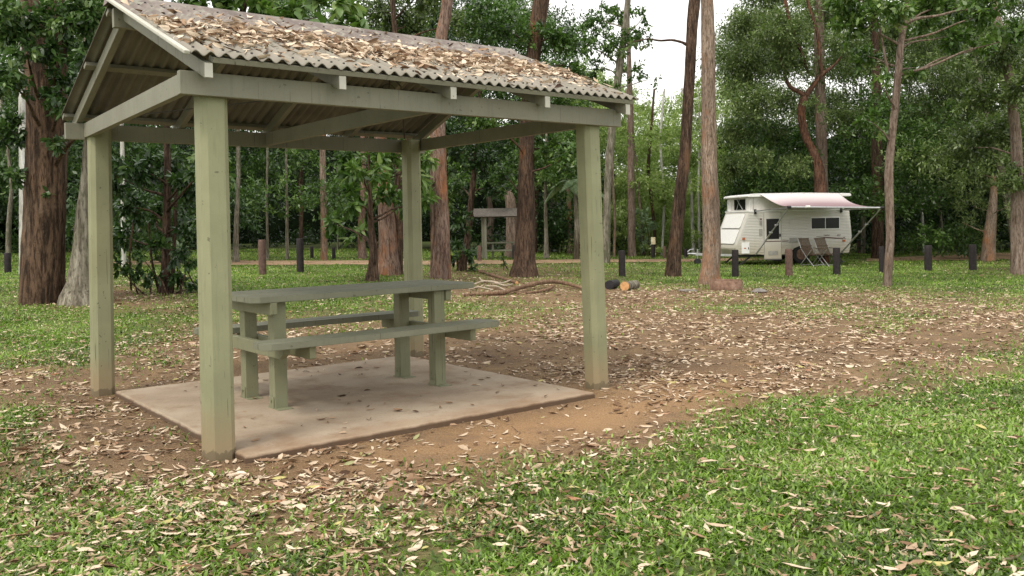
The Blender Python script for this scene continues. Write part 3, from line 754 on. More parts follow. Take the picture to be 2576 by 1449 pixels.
CB('stripe', 1.09, 1.755, -.037, -.0325, .865, .895, M['stripe'], 0); CB('stripe', 1.80, 2.06, -.018, -.0135, .865, .895, M['stripe'], 0)
bm = bmesh.new(); tube(bm, [(3.2, -.018, 1.02), (3.6, -.018, .98), (4.0, -.018, .945), (4.3, -.018, .94), (4.38, -.018, .99), (4.34, -.018, .93), (4.42, -.018, .91)], [.006, .016, .020, .016, .008, .010, .004], 6)
from_bm('swoosh_decal', bm, M['stripe'], cv)
def text_mesh(txt, name, mat, parent, size, loc, rot):
    cu = bpy.data.curves.new('t', 'FONT'); cu.body = txt; cu.size = size; cu.extrude = .0015; cu.shear = .3
    t = bpy.data.objects.new('t', cu); COL.objects.link(t); bpy.context.view_layer.update()
    me = bpy.data.meshes.new_from_object(t.evaluated_get(bpy.context.evaluated_depsgraph_get())); bpy.data.objects.remove(t)
    me.name = name; me.materials.clear(); o = link(name, me, mat, parent); o.location = loc; o.rotation_euler = rot; return o
text_mesh('402', 'model_number', M['stripe'], cv, .11, (4.02, -.022, 1.02), (PI/2, 0, 0))
bm = bmesh.new(); tube(bm, [(3.50+.014*i, -.018, 1.06+.02*math.sin(i*1.9)+.01*math.sin(i*.8)) for i in range(18)], .007, 5); from_bm('side_scribble', bm, M['stripe'], cv)
# wheels, chassis, drawbar, legs
for yy in (.02, Wc-.24):
    wh = thing('wheel', None, None, (2.60, yy+.1, .37)); wh.parent = cv
    bm = bmesh.new(); tube(bm, [(0, -.11, 0), (0, -.09, 0), (0, .09, 0), (0, .11, 0)], [.32, .36, .36, .32], 28); from_bm('tyre', bm, M['rubber'], wh)
    bm = bmesh.new(); tube(bm, [(0, -.125, 0), (0, -.115, 0)], [.16, .21], 20); tube(bm, [(0, -.14, 0), (0, -.12, 0)], .05, 10)
    for q in range(5):
        a = q*2*PI/5; tube(bm, [(.11*math.cos(a), -.135, .11*math.sin(a)), (.11*math.cos(a), -.12, .11*math.sin(a))], .02, 6)
    from_bm('rim', bm, M['rust'], wh)
CB('chassis', .2, 4.5, .35, Wc-.35, .30, .40, M['darksteel'], .01); CB('axle', 2.55, 2.65, .2, Wc-.2, .33, .41, M['darksteel'], .01)
bm = bmesh.new(); bar(bm, (.3, .5, .36), (-1.25, 1.02, .42), .06, .09); bar(bm, (.3, 1.65, .36), (-1.25, 1.12, .42), .06, .09); tube(bm, [(-1.1, 1.07, .42), (-1.55, 1.07, .45)], [.05, .035], 8)
tube(bm, [(-1.15, 1.07, .02), (-1.15, 1.07, .62)], .03, 8); tube(bm, [(-1.55, 1.07, .52), (-1.45, 1.07, .60), (-1.3, 1.07, .62)], .02, 6); from_bm('drawbar', bm, M['alu'], cv)
bm = bmesh.new(); tube(bm, [(-1.15, 1.0, .14), (-1.15, 1.14, .14)], .12, 16); from_bm('jockey_wheel', bm, M['black'], cv)
for (x0, yy, x1) in ((.75, .35, .25), (.75, Wc-.35, .25), (4.1, .35, 4.45), (4.1, Wc-.35, 4.45)):
    bm = bmesh.new(); bar(bm, (x0, yy, .36), (x1, yy-.05, .02), .05, .05); box(bm, x1-.08, x1+.08, yy-.13, yy+.03, 0, .02); from_bm('corner_leg', bm, M['darksteel'], cv)
CB('step', 1.15, 1.7, -.26, -.03, .17, .20, M['darksteel'], .01)
# awning
nu, nv_ = 30, 16; V = []
for i in range(nu+1):
    for j in range(nv_+1):
        s = j/nv_; a = i/nu; x0 = .92+3.22*a; x1 = 1.10+3.42*a; edge = 1-math.sin(PI*a)**.5
        zc = 2.66 + (2.16-.09*a-2.66)*s - (.07+.10*(edge))*math.sin(PI*s); V.append((x0+(x1-x0)*s + (.13*math.sin(PI*s))*(.5-a)*2*edge, -.05-2.05*s, zc))
V = np.array(V); ix = np.arange(len(V)).reshape(nu+1, nv_+1)
f = np.stack([ix[:-1, :-1], ix[1:, :-1], ix[1:, 1:], ix[:-1, 1:]], -1).reshape(-1, 4)
aw = link('awning', np_mesh('awning', V, [f], None, True), M['awning'], cv)
sm = aw.modifiers.new('t', 'SOLIDIFY'); sm.thickness = .006
bm = bmesh.new(); tube(bm, [(1.0, -2.1, 2.13), (4.62, -2.1, 2.05)], .034, 10); from_bm('awning_roller', bm, M['alu'], aw)
bm = bmesh.new(); tube(bm, [(.98, -2.1, 2.13), (1.10, -2.1, 2.128)], .05, 10); from_bm('roller_cap', bm, M['black'], aw); bm = bmesh.new(); tube(bm, [(4.54, -2.1, 2.052), (4.68, -2.1, 2.05)], .05, 10); from_bm('roller_cap', bm, M['black'], aw)
bm = bmesh.new(); tube(bm, [(1.65, -2.14, 2.135), (1.80, -2.14, 2.13)], .045, 8); from_bm('roller_clip', bm, M['vantop'], aw)
for xa, xb, zb in ((.72, 1.03, 2.11), (4.22, 4.60, 2.04)):
    bm = bmesh.new(); bar(bm, (xa, -.03, 2.03), (xb, -2.08, zb), .035, .045); from_bm('awning_arm', bm, M['alu'], aw)
    bm = bmesh.new(); p0, p1 = Vector((xb, -2.09, zb)), Vector((xa, -.03, .40)); md = p0.lerp(p1, .52); bar(bm, p0, md, .034, .034); bar(bm, md, p1, .046, .046)
    tube(bm, [md+Vector((-.07, 0, .02)), md+Vector((.05, 0, 0))], .03, 6); q = p0.lerp(p1, .36); tube(bm, [q+Vector((-.06, 0, .0)), q+Vector((.06, 0, .02))], .028, 6); from_bm('awning_leg', bm, M['alu'], aw)
    CB('arm_bracket', xa-.04, xa+.04, -.07, -.014, 1.92, 2.10, M['black'], .005)

# ------------------------------------------------------------------ folding chairs beside the caravan
def camp_chair(label, s, wy, rz):
    c, sn = math.cos(AL), math.sin(AL); P = (O_[0]+s*c-wy*sn, O_[1]+s*sn+wy*c); z = float(surf(np.array([P[0]]), np.array([P[1]]))[0])
    r = thing('folding_chair', label, 'chair', (P[0], P[1], z), 'folding chairs in front of the caravan', AL+rz)
    # faces -y; seat .42 high, reclined slatted back
    bm = bmesh.new()
    for i in range(9):
        x = -.22+i*.055; bar(bm, (x, -.28, .46), (x, .16, .40), .034, .014, (0, 0, 1), .002)
    bar(bm, (-.25, -.25, .435), (.25, -.25, .435), .03, .03); bar(bm, (-.25, .12, .385), (.25, .12, .385), .03, .03); from_bm('seat', bm, M['slatwood'], r)
    bm = bmesh.new()
    for i in range(9):
        x = -.22+i*.055; bar(bm, (x, .16, .42), (x, .46, 1.02), .034, .014, (0, -1, .3), .002)
    bar(bm, (-.25, .45, 1.0), (.25, .45, 1.0), .03, .05); bar(bm, (-.25, .30, .74), (.25, .30, .74), .03, .03); from_bm('backrest', bm, M['slatwood'], r)
    for sx in (-1, 1):
        bm = bmesh.new(); tube(bm, [(sx*.27, -.34, .0), (sx*.27, .05, .36), (sx*.27, .30, .66), (sx*.27, .46, 1.03)], .014, 7); tube(bm, [(sx*.29, .36, 0), (sx*.29, 0, .36), (sx*.29, -.26, .62)], .014, 7); from_bm('leg', bm, M['alu'], r)
        bm = bmesh.new(); bar(bm, (sx*.29, -.30, .63), (sx*.29, .28, .66), .045, .02); from_bm('armrest', bm, M['slatwood'], r)
    bm = bmesh.new(); tube(bm, [(-.27, -.30, .05), (.27, -.30, .05)], .011, 6); tube(bm, [(-.29, .33, .04), (.29, .33, .04)], .011, 6); from_bm('stretcher', bm, M['alu'], r)
camp_chair('slatted folding chair nearer the caravan door, beside its twin', 2.42, -1.15, .28)
camp_chair('slatted folding chair under the caravan window, further from the door', 3.04, -1.15, .22)

# ------------------------------------------------------------------ bollards
def bollard(px, pyb, wpx, pyt, mat, label, slant=.0, cap=None, grp='timber bollards along the track'):
    b = gp(px, pyb); mpp = b[1]/F; r = wpx/2*mpp; h_ = (pyb-pyt)*mpp
    o = bpy.data.objects.new('bollard', None); COL.objects.link(o); o.location = b; tag(o, label, 'bollard', grp)
    n = 16; bm = bmesh.new(); rings = []
    for z, q in ((-.3, 1), (0, 1.02), (h_*.3, 1.0), (h_*.7, .985), (h_-.015, .98), (h_, .90)):
        rings.append([bm.verts.new((r*q*math.cos(2*PI*k_/n)*random.uniform(.97, 1.03)+slant*z, r*q*math.sin(2*PI*k_/n)*random.uniform(.97, 1.03), z)) for k_ in range(n)])
    for A, B in zip(rings, rings[1:]):
        for k_ in range(n): bm.faces.new((A[k_], A[(k_+1) % n], B[(k_+1) % n], B[k_]))
    bm.faces.new(rings[-1]); from_bm('shaft', bm, M[mat], o, True)
    if cap:
        bm = bmesh.new(); tube(bm, [(0, 0, h_-.01), (0, 0, h_+.02)], r*1.06, 14) if cap == 'cap' else box(bm, -r*1.1, r*1.1, -r*1.2, -r*.9, h_-.05, h_+.28, .01)
        from_bm('marker_board' if cap == 'sign' else 'top', bm, M['yellow'] if cap == 'sign' else M['rubber'], o)
    return o
bollard(1468, 697, 14, 626, 'post_black', 'dark bollard half hidden behind the right front shelter post')
bollard(1565, 696, 17, 630, 'post_black', 'black charred bollard in the grass behind the cut log')
bollard(1643, 649, 10, 612, 'post_black', 'far black bollard with a small cream marker board on top', 0, 'sign')
bollard(1672, 650, 9, 620, 'post_brown', 'far brown bollard just left of the curved dark trunk')
bollard(1725, 649, 9, 626, 'post_black', 'small far black bollard between the curved trunk and the tan trunk')
bollard(1850, 697, 17, 628, 'post_black', 'dark bollard in front of the caravan nose and fire ring')
bollard(1985, 695, 18, 626, 'post_brown', 'brown bollard in front of the caravan wheel')
bollard(2105, 692, 18, 623, 'post_black', 'black bollard in front of the folding chairs, below the caravan window')
bollard(2218, 686, 13, 620, 'post_black', 'black bollard touching the slender trunk right of the caravan')
bollard(2335, 682, 18, 617, 'post_black', 'black bollard standing alone to the right of the slender trunk')
bollard(2447, 680, 18, 615, 'post_black', 'rightmost of the black bollards, beside the dirt track')
bollard(661, 692, 19, 603, 'post_brown', 'weathered brown bollard seen through the shelter, just right of the nearest post')
bollard(756, 686, 18, 600, 'post_black', 'dark bollard seen through the shelter, second from the nearest post')
bollard(1206, 657, 11, 618, 'post_brown', 'brown bollard in front of the far small shelter')
bollard(1294, 654, 10, 616, 'post_black', 'far dark bollard touching the big brown trunk behind the picnic table')
bollard(20, 688, 16, 636, 'post_black', 'dark bollard at the far left edge of the grass')
bollard(785, 650, 8, 620, 'post_black', 'small far bollard beyond the track, seen above the tabletop')
bollard(840, 652, 9, 622, 'post_black', 'far stubby bollard beside the pale thin trunks across the track')
bollard(2160, 637, 8, 606, 'post_brown', 'small distant bollard behind the caravan awning')

# ------------------------------------------------------------------ fire ring, logs, stone, branches
b = gp(1835, 731); mpp = b[1]/F; R = 42*mpp; hh = 24*mpp
fr = thing('fire_ring', 'rusty steel fire ring on bare soil at the foot of the tan trunk', 'fire ring', (b[0], b[1]+R*.9, b[2]))
bm = bmesh.new(); n = 40; rings = []
for rr_, z in ((R, -.05), (R, hh), (R-.008, hh+.002), (R-.012, hh), (R-.012, .0)):
    rings.append([bm.verts.new((rr_*math.cos(2*PI*k_/n), rr_*math.sin(2*PI*k_/n), z)) for k_ in range(n)])
for A, B in zip(rings, rings[1:]):
    for k_ in range(n): bm.faces.new((A[k_], A[(k_+1) % n], B[(k_+1) % n], B[k_]))
from_bm('ring_wall', bm, M['rust'], fr, True)
bm = bmesh.new(); vs = [bm.verts.new(((R-.02)*q*math.cos(2*PI*k_/24), (R-.02)*q*math.sin(2*PI*k_/24), .10+random.uniform(-.03, .04))) for q in (1, .6) for k_ in range(24)]
for k_ in range(24): bm.faces.new((vs[k_], vs[(k_+1) % 24], vs[24+(k_+1) % 24], vs[24+k_]))
bm.faces.new(vs[24:]); from_bm('ash_bed', bm, M['ash'], fr)
def lump(name, label, cat, px, pyb, wpx, hpx, mat, seed=0):
    b = gp(px, pyb); mpp = b[1]/F; bm = bmesh.new(); bmesh.ops.create_icosphere(bm, subdivisions=3, radius=1)
    r_ = random.Random(seed); ph = [r_.random()*6 for _ in range(6)]
    for v in bm.verts:
        c = v.co; k_ = 1+.14*math.sin(3*c.x+ph[0])+.12*math.sin(4*c.y+ph[1])+.1*math.sin(5*c.z+ph[2])+.05*math.sin(9*c.x+7*c.y+ph[3])
        v.co = Vector((c.x*wpx/2*mpp*k_, c.y*wpx/2.6*mpp*k_, (c.z*.5+.42)*hpx*mpp*k_))
    o = from_bm(name, bm, mat, None, True); o.location = (b[0], b[1]+wpx*.3*mpp, b[2]-.01); return tag(o, label, cat)
lump('stone', 'flat grey stone lying right of the fire ring', 'stone', 1912, 737, 44, 11, M['stone'], 3)
lump('stone', 'low dark stone half sunk left of the fire ring', 'stone', 1735, 734, 50, 6, M['stone'], 5)
def log(name, label, p0, p1, r0, r1, mat, endmat, lift=None):
    a, b = gp(*p0), gp(*p1); a = Vector(a); b = Vector(b); r0 *= a.y/F; r1 *= b.y/F; a.z += r0*.92; b.z += r1*.92
    root = thing(name, label, 'log', a); bm = bmesh.new(); k_ = 8; n = 18; d = (b-a).normalized(); s = d.cross(Vector((0, 0, 1))).normalized(); t = s.cross(d); rings = []
    for i in range(k_+1):
        c = (b-a)*i/k_; r_ = r0+(r1-r0)*i/k_
        rings.append([bm.verts.new(c+(s*math.cos(2*PI*q/n)+t*math.sin(2*PI*q/n))*r_*random.uniform(.95, 1.05)) for q in range(n)])
    for A, B in zip(rings, rings[1:]):
        for q in range(n): bm.faces.new((A[q], A[(q+1) % n], B[(q+1) % n], B[q]))
    from_bm('bark', bm, mat, root, True)
    for e, c, r_ in ((-1, Vector((0, 0, 0)), r0), (1, b-a, r1)):
        bm = bmesh.new(); vs = [bm.verts.new(c+d*e*.004+(s*math.cos(2*PI*q/n)+t*math.sin(2*PI*q/n))*r_*.99) for q in range(n)]; cc = bm.verts.new(c+d*e*.012)
        for q in range(n): bm.faces.new((vs[q], vs[(q+1) % n], cc))
        from_bm('cut_face', bm, endmat, root)
log('firewood_log', 'short sawn log with fresh orange cut face on the litter', (1572, 731), (1600, 726), 12, 11, M['bark_grey'], M['cut'])
log('firewood_log', 'charred black log just right of the shelter post', (1533, 728), (1550, 722), 12, 10, M['char'], M['char'])
log('fallen_log', 'slim fallen log lying on litter beyond the table end', (1178, 676), (1300, 716), 3.2, 4.5, M['deadwood'], M['cut'])
def fallen(name, label, tracks, mat, lift=.03):
    root = thing(name, label, 'branch', gp(tracks[0][0][0], tracks[0][0][1]))
    for q, tr_ in enumerate(tracks):
        pts = []; 
        for (px, py, wd, up) in tr_:
            g_ = Vector(gp(px, py+up)); g_.z += up*g_.y/F + wd/2*g_.y/F; pts.append(g_)
        # refine
        P = np.array(pts); t = np.linspace(0, len(P)-1, len(P)*4); Q = np.stack([np.interp(t, range(len(P)), P[:, i]) for i in range(3)], -1)
        for _ in range(2): Q[1:-1] = .25*Q[:-2]+.5*Q[1:-1]+.25*Q[2:]
        R_ = np.interp(t, range(len(P)), [p[2]/2*g_.y/F for p in tr_])*np.random.default_rng(q).uniform(.85, 1.15, len(t))
        bm = bmesh.new(); tube(bm, [Vector(p)-root.location for p in Q], list(R_), 9)
        from_bm('limb' if q == 0 else 'twig', bm, mat, root, True)
fallen('fallen_branch', 'long curved bare branch lying on leaf litter behind the bench', [
    [(1160, 746, 7, 0), (1220, 743, 8, 1), (1265, 742, 10, 2), (1310, 728, 11, 6), (1350, 718, 12, 9), (1385, 713, 11, 10), (1420, 716, 9, 6), (1450, 724, 8, 3), (1475, 732, 6, 0)],
    [(1300, 741, 5, 0), (1345, 738, 6, 1), (1380, 731, 7, 3), (1392, 724, 7, 4)]], M['deadwood'])
fallen('broken_branch', 'bleached forked dead branch in front of the slim fallen log', [
    [(1195, 716, 4, 2), (1215, 709, 5, 6), (1240, 712, 6, 7), (1262, 716, 5, 3), (1285, 706, 3, 8)],
    [(1215, 712, 5, 4), (1206, 700, 3, 14)], [(1225, 722, 4, 2), (1250, 722, 5, 4), (1275, 734, 4, 0)], [(1240, 712, 4, 6), (1272, 722, 5, 2), (1290, 716, 3, 5)], [(1180, 729, 3.5, 0), (1205, 723, 4, 3), (1240, 731, 3.5, 0)]], M['bleached'])

# ------------------------------------------------------------------ far small shelter
b = gp(1222, 652); Y = b[1]; mpp = Y/F
fs = thing('small_shelter', 'small distant picnic shelter with grey roof between trunks', 'shelter', b, None, .12)
zt = (652-548)*mpp
bm = bmesh.new(); prism(bm, [(-.2, zt+.02), (.5, zt+.33), (.5, zt+.38), (-.25, zt+.05)], 'x', -.45, 1.65); prism(bm, [(.5, zt+.33), (1.3, zt+.02), (1.3, zt+.05), (.5, zt+.38)], 'x', -.2, 1.65); from_bm('roof', bm, plain('old_roof', (.10, .088, .075), .95, var=.3, bs=.4), fs)
for (x_, y_) in ((0, 0), (1.45, 0), (0, 1.1), (1.45, 1.1)):
    bm = bmesh.new(); box(bm, x_-.05, x_+.05, y_-.05, y_+.05, -.1, zt+.05, .01); from_bm('post', bm, M['paint_beam'], fs)
for z in (.32, .63):
    bm = bmesh.new(); box(bm, .05, 1.4, .5-.2*(z < .5), .75, z-.03, z+.03, .005); from_bm('tabletop' if z > .5 else 'bench_seat', bm, M['table'], fs)
for x_ in (.35, 1.15):
    bm = bmesh.new(); box(bm, x_-.04, x_+.04, .58, .66, -.05, .6, .005); from_bm('table_leg', bm, M['table'], fs)

# ------------------------------------------------------------------ trees with trunks one can tell apart
LD, LM_, LO, LL = M['leaf_dark'], M['leaf_mid'], M['leaf_olive'], M['leaf_light']
tree('red_barked_tree', 'massive reddish fibrous trunk, leftmost and nearest, with leafy twigs across it',
     [(104, 762, 92), (104, 700, 96), (110, 600, 97), (117, 450, 99), (120, 330, 101), (118, 200, 104), (114, 100, 106), (108, 0, 108)], M['bark_red'],
     crown=[(30, 60, 90), (200, 40, 100), (240, 150, 90), (180, 250, 70), (240, 280, 60), (20, 200, 70), (30, 330, 70, .7), (110, 140, 60, .5), (150, 360, 40, .5), (150, 100, 60, .5), (170, 200, 50, .5), (70, 130, 46, .4), (160, 290, 40, .4), (120, 480, 20, .2), (110, 540, 18, .2), (20, 440, 45, .6), (300, -40, 100)],
     top=11, leafmat=LD, leaf=.12, flare=1.15, rough=.06, base_tone=.62, high=5, dens=.75, fold=True, cb=-.9, dj=1)
tree('mossy_grey_tree', 'pale grey mottled trunk with dark mossy foot behind the back left shelter post',
     [(200, 764, 84), (204, 720, 62), (208, 650, 52), (210, 560, 44), (213, 480, 30), (216, 420, 22), (222, 300, 18)], M['bark_grey'], crown=None, top=8, flare=1.5, rough=.09, high=3, leafmat=LD)
tree('white_gum', 'brightly lit white trunk edging out behind the massive red trunk', [(60, 690, 22), (60, 500, 20), (56, 250, 18), (52, 0, 16)], M['bark_pale'], top=14, high=3, flare=1.1, leafmat=LM_)
tree('orange_barked_tree', 'orange patched trunk rising behind the far shelter post through the roof line',
     [(1108, 702, 47), (1108, 640, 47), (1106, 560, 46), (1103, 450, 42), (1101, 350, 41), (1102, 200, 34), (1110, 90, 31), (1122, 40, 30), (1126, 0, 29)], M['bark_orange'], top=12, high=4, flare=1.1, leafmat=LM_,
     crown=[(1060, 480, 46, .5), (1130, 430, 40, .5), (1080, 360, 40, .4)], leaf=.17, fold=True, base_tone=.6)
tree('big_brown_tree', 'straight dark brown trunk with flared foot beyond the right end of the table',
     [(1318, 697, 62), (1318, 680, 48), (1320, 620, 46), (1322, 540, 44), (1324, 420, 40), (1328, 300, 38), (1335, 200, 36), (1344, 120, 38), (1352, 60, 42), (1362, 0, 42), (1372, -60, 40)], M['bark_brown'], top=12, high=4, flare=1.25, leafmat=LM_,
     crown=[(1240, 60, 80), (1180, 170, 75), (1250, 200, 80), (1330, 250, 60, .5), (1400, 90, 70), (1440, 170, 55, .7), (1400, 260, 60), (1290, 330, 60, .7), (1380, 370, 65, .9), (1430, 400, 50), (1220, 300, 70), (1340, 100, 50, .4), (1270, 440, 50, .8)], leaf=.14, base_tone=.5)
tree('twin_red_tree', 'thick reddish trunk behind the small leafy tree, left of the far post',
     [(978, 692, 58), (978, 660, 50), (974, 560, 44), (966, 470, 40), (958, 380, 34), (954, 300, 30)], M['bark_orange'], top=5, high=3, flare=1.2, leafmat=LD)
tree('twin_red_tree', 'shaded brown trunk leaning against the thick reddish one beside the far post',
     [(1000, 692, 26), (1000, 640, 26), (1003, 540, 26), (1006, 430, 26), (1010, 330, 24)], M['bark_dark'], top=5, high=2, flare=1.2, leafmat=LD)
tree('small_leafy_tree', 'small tree with large pale green leaves and a twisted dark foot, seen over the table',
     [(935, 708, 26), (938, 680, 22), (940, 620, 20), (932, 560, 15), (930, 470, 10), (928, 400, 8)], M['bark_dark'],
     crown=[(860, 400, 60), (920, 440, 70), (985, 400, 60), (880, 500, 55, .8), (960, 500, 55), (1040, 430, 50), (1010, 520, 45, .7), (840, 560, 45, .8), (900, 590, 40, .6), (1065, 500, 35, .8), (1080, 400, 35)],
     leafmat=LM_, leaf=.23, top=5.5, base_tone=.66, fold=True, aspect=.36, flare=1.5, rough=.12)
tree('slim_dark_tree', 'slim dark leaning tree right of the orange trunk with a dense dark crown',
     [(1160, 682, 24), (1166, 650, 18), (1178, 590, 17), (1184, 520, 16), (1192, 440, 14), (1200, 360, 12)], M['bark_dark'],
     crown=[(1150, 380, 60), (1210, 400, 60), (1240, 470, 50), (1160, 470, 45, .8), (1120, 330, 50), (1160, 560, 40, .6), (1170, 640, 26, .6), (1200, 300, 60)], leafmat=LD, leaf=.15, top=6, base_tone=.5)
tree('curved_dark_tree', 'tall curved dark brown trunk with split pale scar low down, left of the tan trunk',
     [(1692, 696, 40), (1694, 660, 37), (1702, 580, 35), (1712, 480, 32), (1724, 380, 28), (1730, 280, 26), (1736, 180, 25), (1741, 60, 27), (1746, 10, 30), (1750, -40, 22)], M['bark_dark'], top=11.5, high=3, flare=1.15, leafmat=LO,
     arms=[[(1732, 115, 9), (1716, 106, 7), (1690, 100, 6), (1660, 103, 5), (1630, 97, 4), (1600, 104, 3), (1570, 112, 2)], [(1746, 5, 14), (1752, -40, 9), (1775, -120, 7)]],
     crown=[(1640, 112, 22, .25), (1600, 110, 26, .3), (1570, 125, 30, .3)], leaf=.15, limb=False)
tree('tan_tree', 'tall straight tan trunk with flaking bark beside the caravan nose and fire ring',
     [(1784, 716, 54), (1786, 690, 46), (1790, 620, 44), (1788, 520, 42), (1784, 430, 39), (1784, 330, 37), (1782, 200, 34), (1780, 80, 33), (1778, 0, 31)], M['bark_tan'], top=13, high=4, flare=1.18, leafmat=LO)
tree('slender_tree', 'slender upright trunk with flaky lower bark right of the caravan awning',
     [(2232, 720, 22), (2234, 680, 22), (2240, 600, 21), (2238, 520, 22), (2236, 430, 22), (2243, 350, 19), (2252, 270, 18), (2258, 190, 17), (2266, 110, 16), (2275, 60, 13), (2282, 0, 11)], M['bark_pink'], top=10, flare=1.1,
     crown=[(2150, 60, 70, .8), (2230, 20, 80), (2320, 40, 70, .8), (2390, 90, 60, .7), (2180, 140, 55, .7), (2300, 170, 50, .5), (2210, 210, 40, .5), (2420, 20, 80, .8), (2230, 340, 35, .4), (2180, 300, 40, .5), (2500, 30, 80, .8), (2560, 90, 60, .7), (2340, -20, 80), (2460, 120, 50, .6), (2130, -10, 80)], leafmat=LM_, leaf=.16, base_tone=.62,
     arms=[[(2238, 200, 8), (2226, 140, 6), (2215, 80, 5), (2200, 20, 4)], [(2275, 60, 9), (2310, 45, 8), (2360, 40, 6), (2430, 20, 5), (2500, 40, 4)]])
tree('forked_red_tree', 'crooked reddish tree with forked branches rising behind the caravan',
     [(2072, 662, 30), (2066, 560, 32), (2064, 470, 30), (2060, 420, 24), (2046, 380, 21), (2028, 350, 20), (2018, 310, 19), (2014, 280, 18), (2020, 250, 19), (2030, 235, 18)], M['bark_rust'], top=4, flare=1.0,
     arms=[[(2026, 242, 15), (2010, 230, 12), (1990, 222, 11), (1976, 200, 9), (1974, 180, 7), (1965, 150, 5), (1960, 110, 3)], [(2028, 240, 15), (2046, 215, 12), (2064, 190, 11), (2080, 178, 9), (2098, 165, 6), (2118, 140, 3)],
           [(2068, 190, 10), (2062, 150, 10), (2060, 100, 9), (2050, 60, 8), (2030, 0, 6), (2020, -60, 3)], [(2034, 185, 5), (2022, 150, 9), (2008, 110, 10), (1998, 80, 10), (1985, 50, 9), (1975, 0, 8), (1968, -60, 5)]],
     crown=[(1880, 160, 90), (1960, 80, 90), (1880, 60, 80), (1990, 160, 70), (2060, 30, 80, .7), (1900, 260, 80), (1970, 250, 60, .5), (2020, 60, 50, .4), (2060, 260, 40, .3), (2000, 140, 40, .4), (1850, 330, 60), (2120, 110, 60, .7), (1940, 330, 55, .7), (1930, -30, 90), (1840, 420, 50), (1900, 400, 50), (2130, 300, 60), (2000, 420, 50)], leafmat=LO, leaf=.12, base_tone=.55, cb=1.2, dj=2.2, limb=False)
tree('pale_upright_tree', 'tall pale upright trunk standing just behind the crooked reddish tree',
     [(2072, 655, 30), (2068, 480, 30), (2066, 380, 30), (2064, 280, 28), (2062, 160, 24), (2060, 60, 24), (2062, 0, 22)], M['bark_pink'], top=14, Y=37, high=4, flare=1.0, leafmat=LO)
tree('leaning_grey_tree', 'smooth grey trunk leaning away behind the right front shelter post',
     [(1524, 650, 20), (1528, 500, 19), (1532, 400, 18), (1540, 320, 18), (1548, 250, 19), (1560, 150, 18), (1572, 80, 16), (1580, 0, 15)], M['bark_grey'], top=13, Y=34, high=2, flare=1.1, leafmat=LM_,
     crown=[(1500, 50, 60, .6), (1540, 110, 55, .7), (1470, 110, 50, .6), (1610, 90, 44, .5), (1560, 30, 50, .6), (1600, 180, 40, .35), (1500, 170, 40, .5), (1640, 200, 26, .2), (1450, 200, 40, .5), (1620, 40, 36, .3), (1540, 230, 40, .4)], leaf=.16)
tree('thin_brown_tree', 'thin straight reddish brown trunk right of the right front shelter post',
     [(1590, 646, 22), (1588, 600, 20), (1588, 450, 18), (1586, 300, 15), (1584, 220, 14), (1582, 130, 11), (1580, 60, 9)], M['bark_pink'], top=13, flare=1.1, leafmat=LM_, crown=[(1600, 100, 36, .4), (1570, 170, 40, .4)], leaf=.18)
tree('broken_stump', 'tall broken topped tan trunk beside the small distant shelter', [(1290, 647, 34), (1288, 600, 28), (1286, 540, 26), (1284, 500, 28), (1277, 478, 16)], M['bark_pink'], top=None, flare=1.2, rough=.1)
tree('broken_stump', 'thin crooked pale trunk inside the frame of the small distant shelter', [(1232, 642, 20), (1233, 590, 18), (1236, 540, 16), (1230, 500, 12), (1226, 465, 8)], M['bark_pink'], top=None, Y=46, flare=1.1)
tree('thin_pale_tree', 'very thin straight trunk on open grass right of the big brown trunk', [(1374, 650, 14), (1374, 600, 10), (1372, 520, 8), (1372, 440, 7), (1374, 350, 6)], M['bark_grey'], top=6, flare=1.2,
     crown=[(1390, 430, 50), (1430, 360, 55), (1350, 400, 40), (1450, 330, 40), (1400, 480, 36, .6)], leafmat=LM_, leaf=.14, base_tone=.6)
tree('mossy_pale_tree', 'mossy speckled pale trunk seen between palms beyond the table', [(1394, 640, 24), (1394, 560, 20), (1390, 480, 17), (1388, 400, 15), (1385, 300, 14)], M['bark_grey'], top=9, Y=48, flare=1.1)
tree('brown_trunk_tree', 'sturdy brown trunk in shade behind the outer end of the awning', [(2210, 650, 34), (2208, 600, 30), (2208, 500, 28), (2206, 400, 26), (2205, 280, 22)], M['bark_dark'], top=10, Y=38, flare=1.1, high=3, leafmat=LD)
tree('wispy_tree', 'tan trunk with wispy fine foliage near the dirt track on the right', [(2484, 657, 36), (2488, 600, 30), (2494, 540, 24), (2500, 490, 17), (2500, 440, 10)], M['bark_tan'], top=None, flare=1.15,
     crown=[(2450, 520, 40, .5), (2500, 470, 40, .6), (2540, 520, 36, .5), (2470, 440, 36, .5), (2420, 560, 30, .35)], leafmat=LO, leaf=.17, aspect=.12, base_tone=.8)
tree('edge_tree', 'brown trunk at the far right edge of the clearing', [(2562, 690, 34), (2560, 600, 30), (2560, 500, 28), (2556, 350, 26), (2540, 200, 22)], M['bark_pink'], top=9, flare=1.1,
     crown=[(2540, 330, 80), (2470, 250, 70), (2580, 220, 80), (2560, 450, 60), (2440, 370, 70), (2520, 120, 90), (2600, 560, 60)], leafmat=LO, leaf=.14, base_tone=.48)
tree('leaning_pale_tree', 'pale trunk leaning out of the dark foliage high on the right', [(2560, 640, 22), (2530, 480, 20), (2512, 400, 18), (2490, 300, 16), (2470, 220, 12)], M['bark_grey'], top=8, Y=36, flare=1.0)
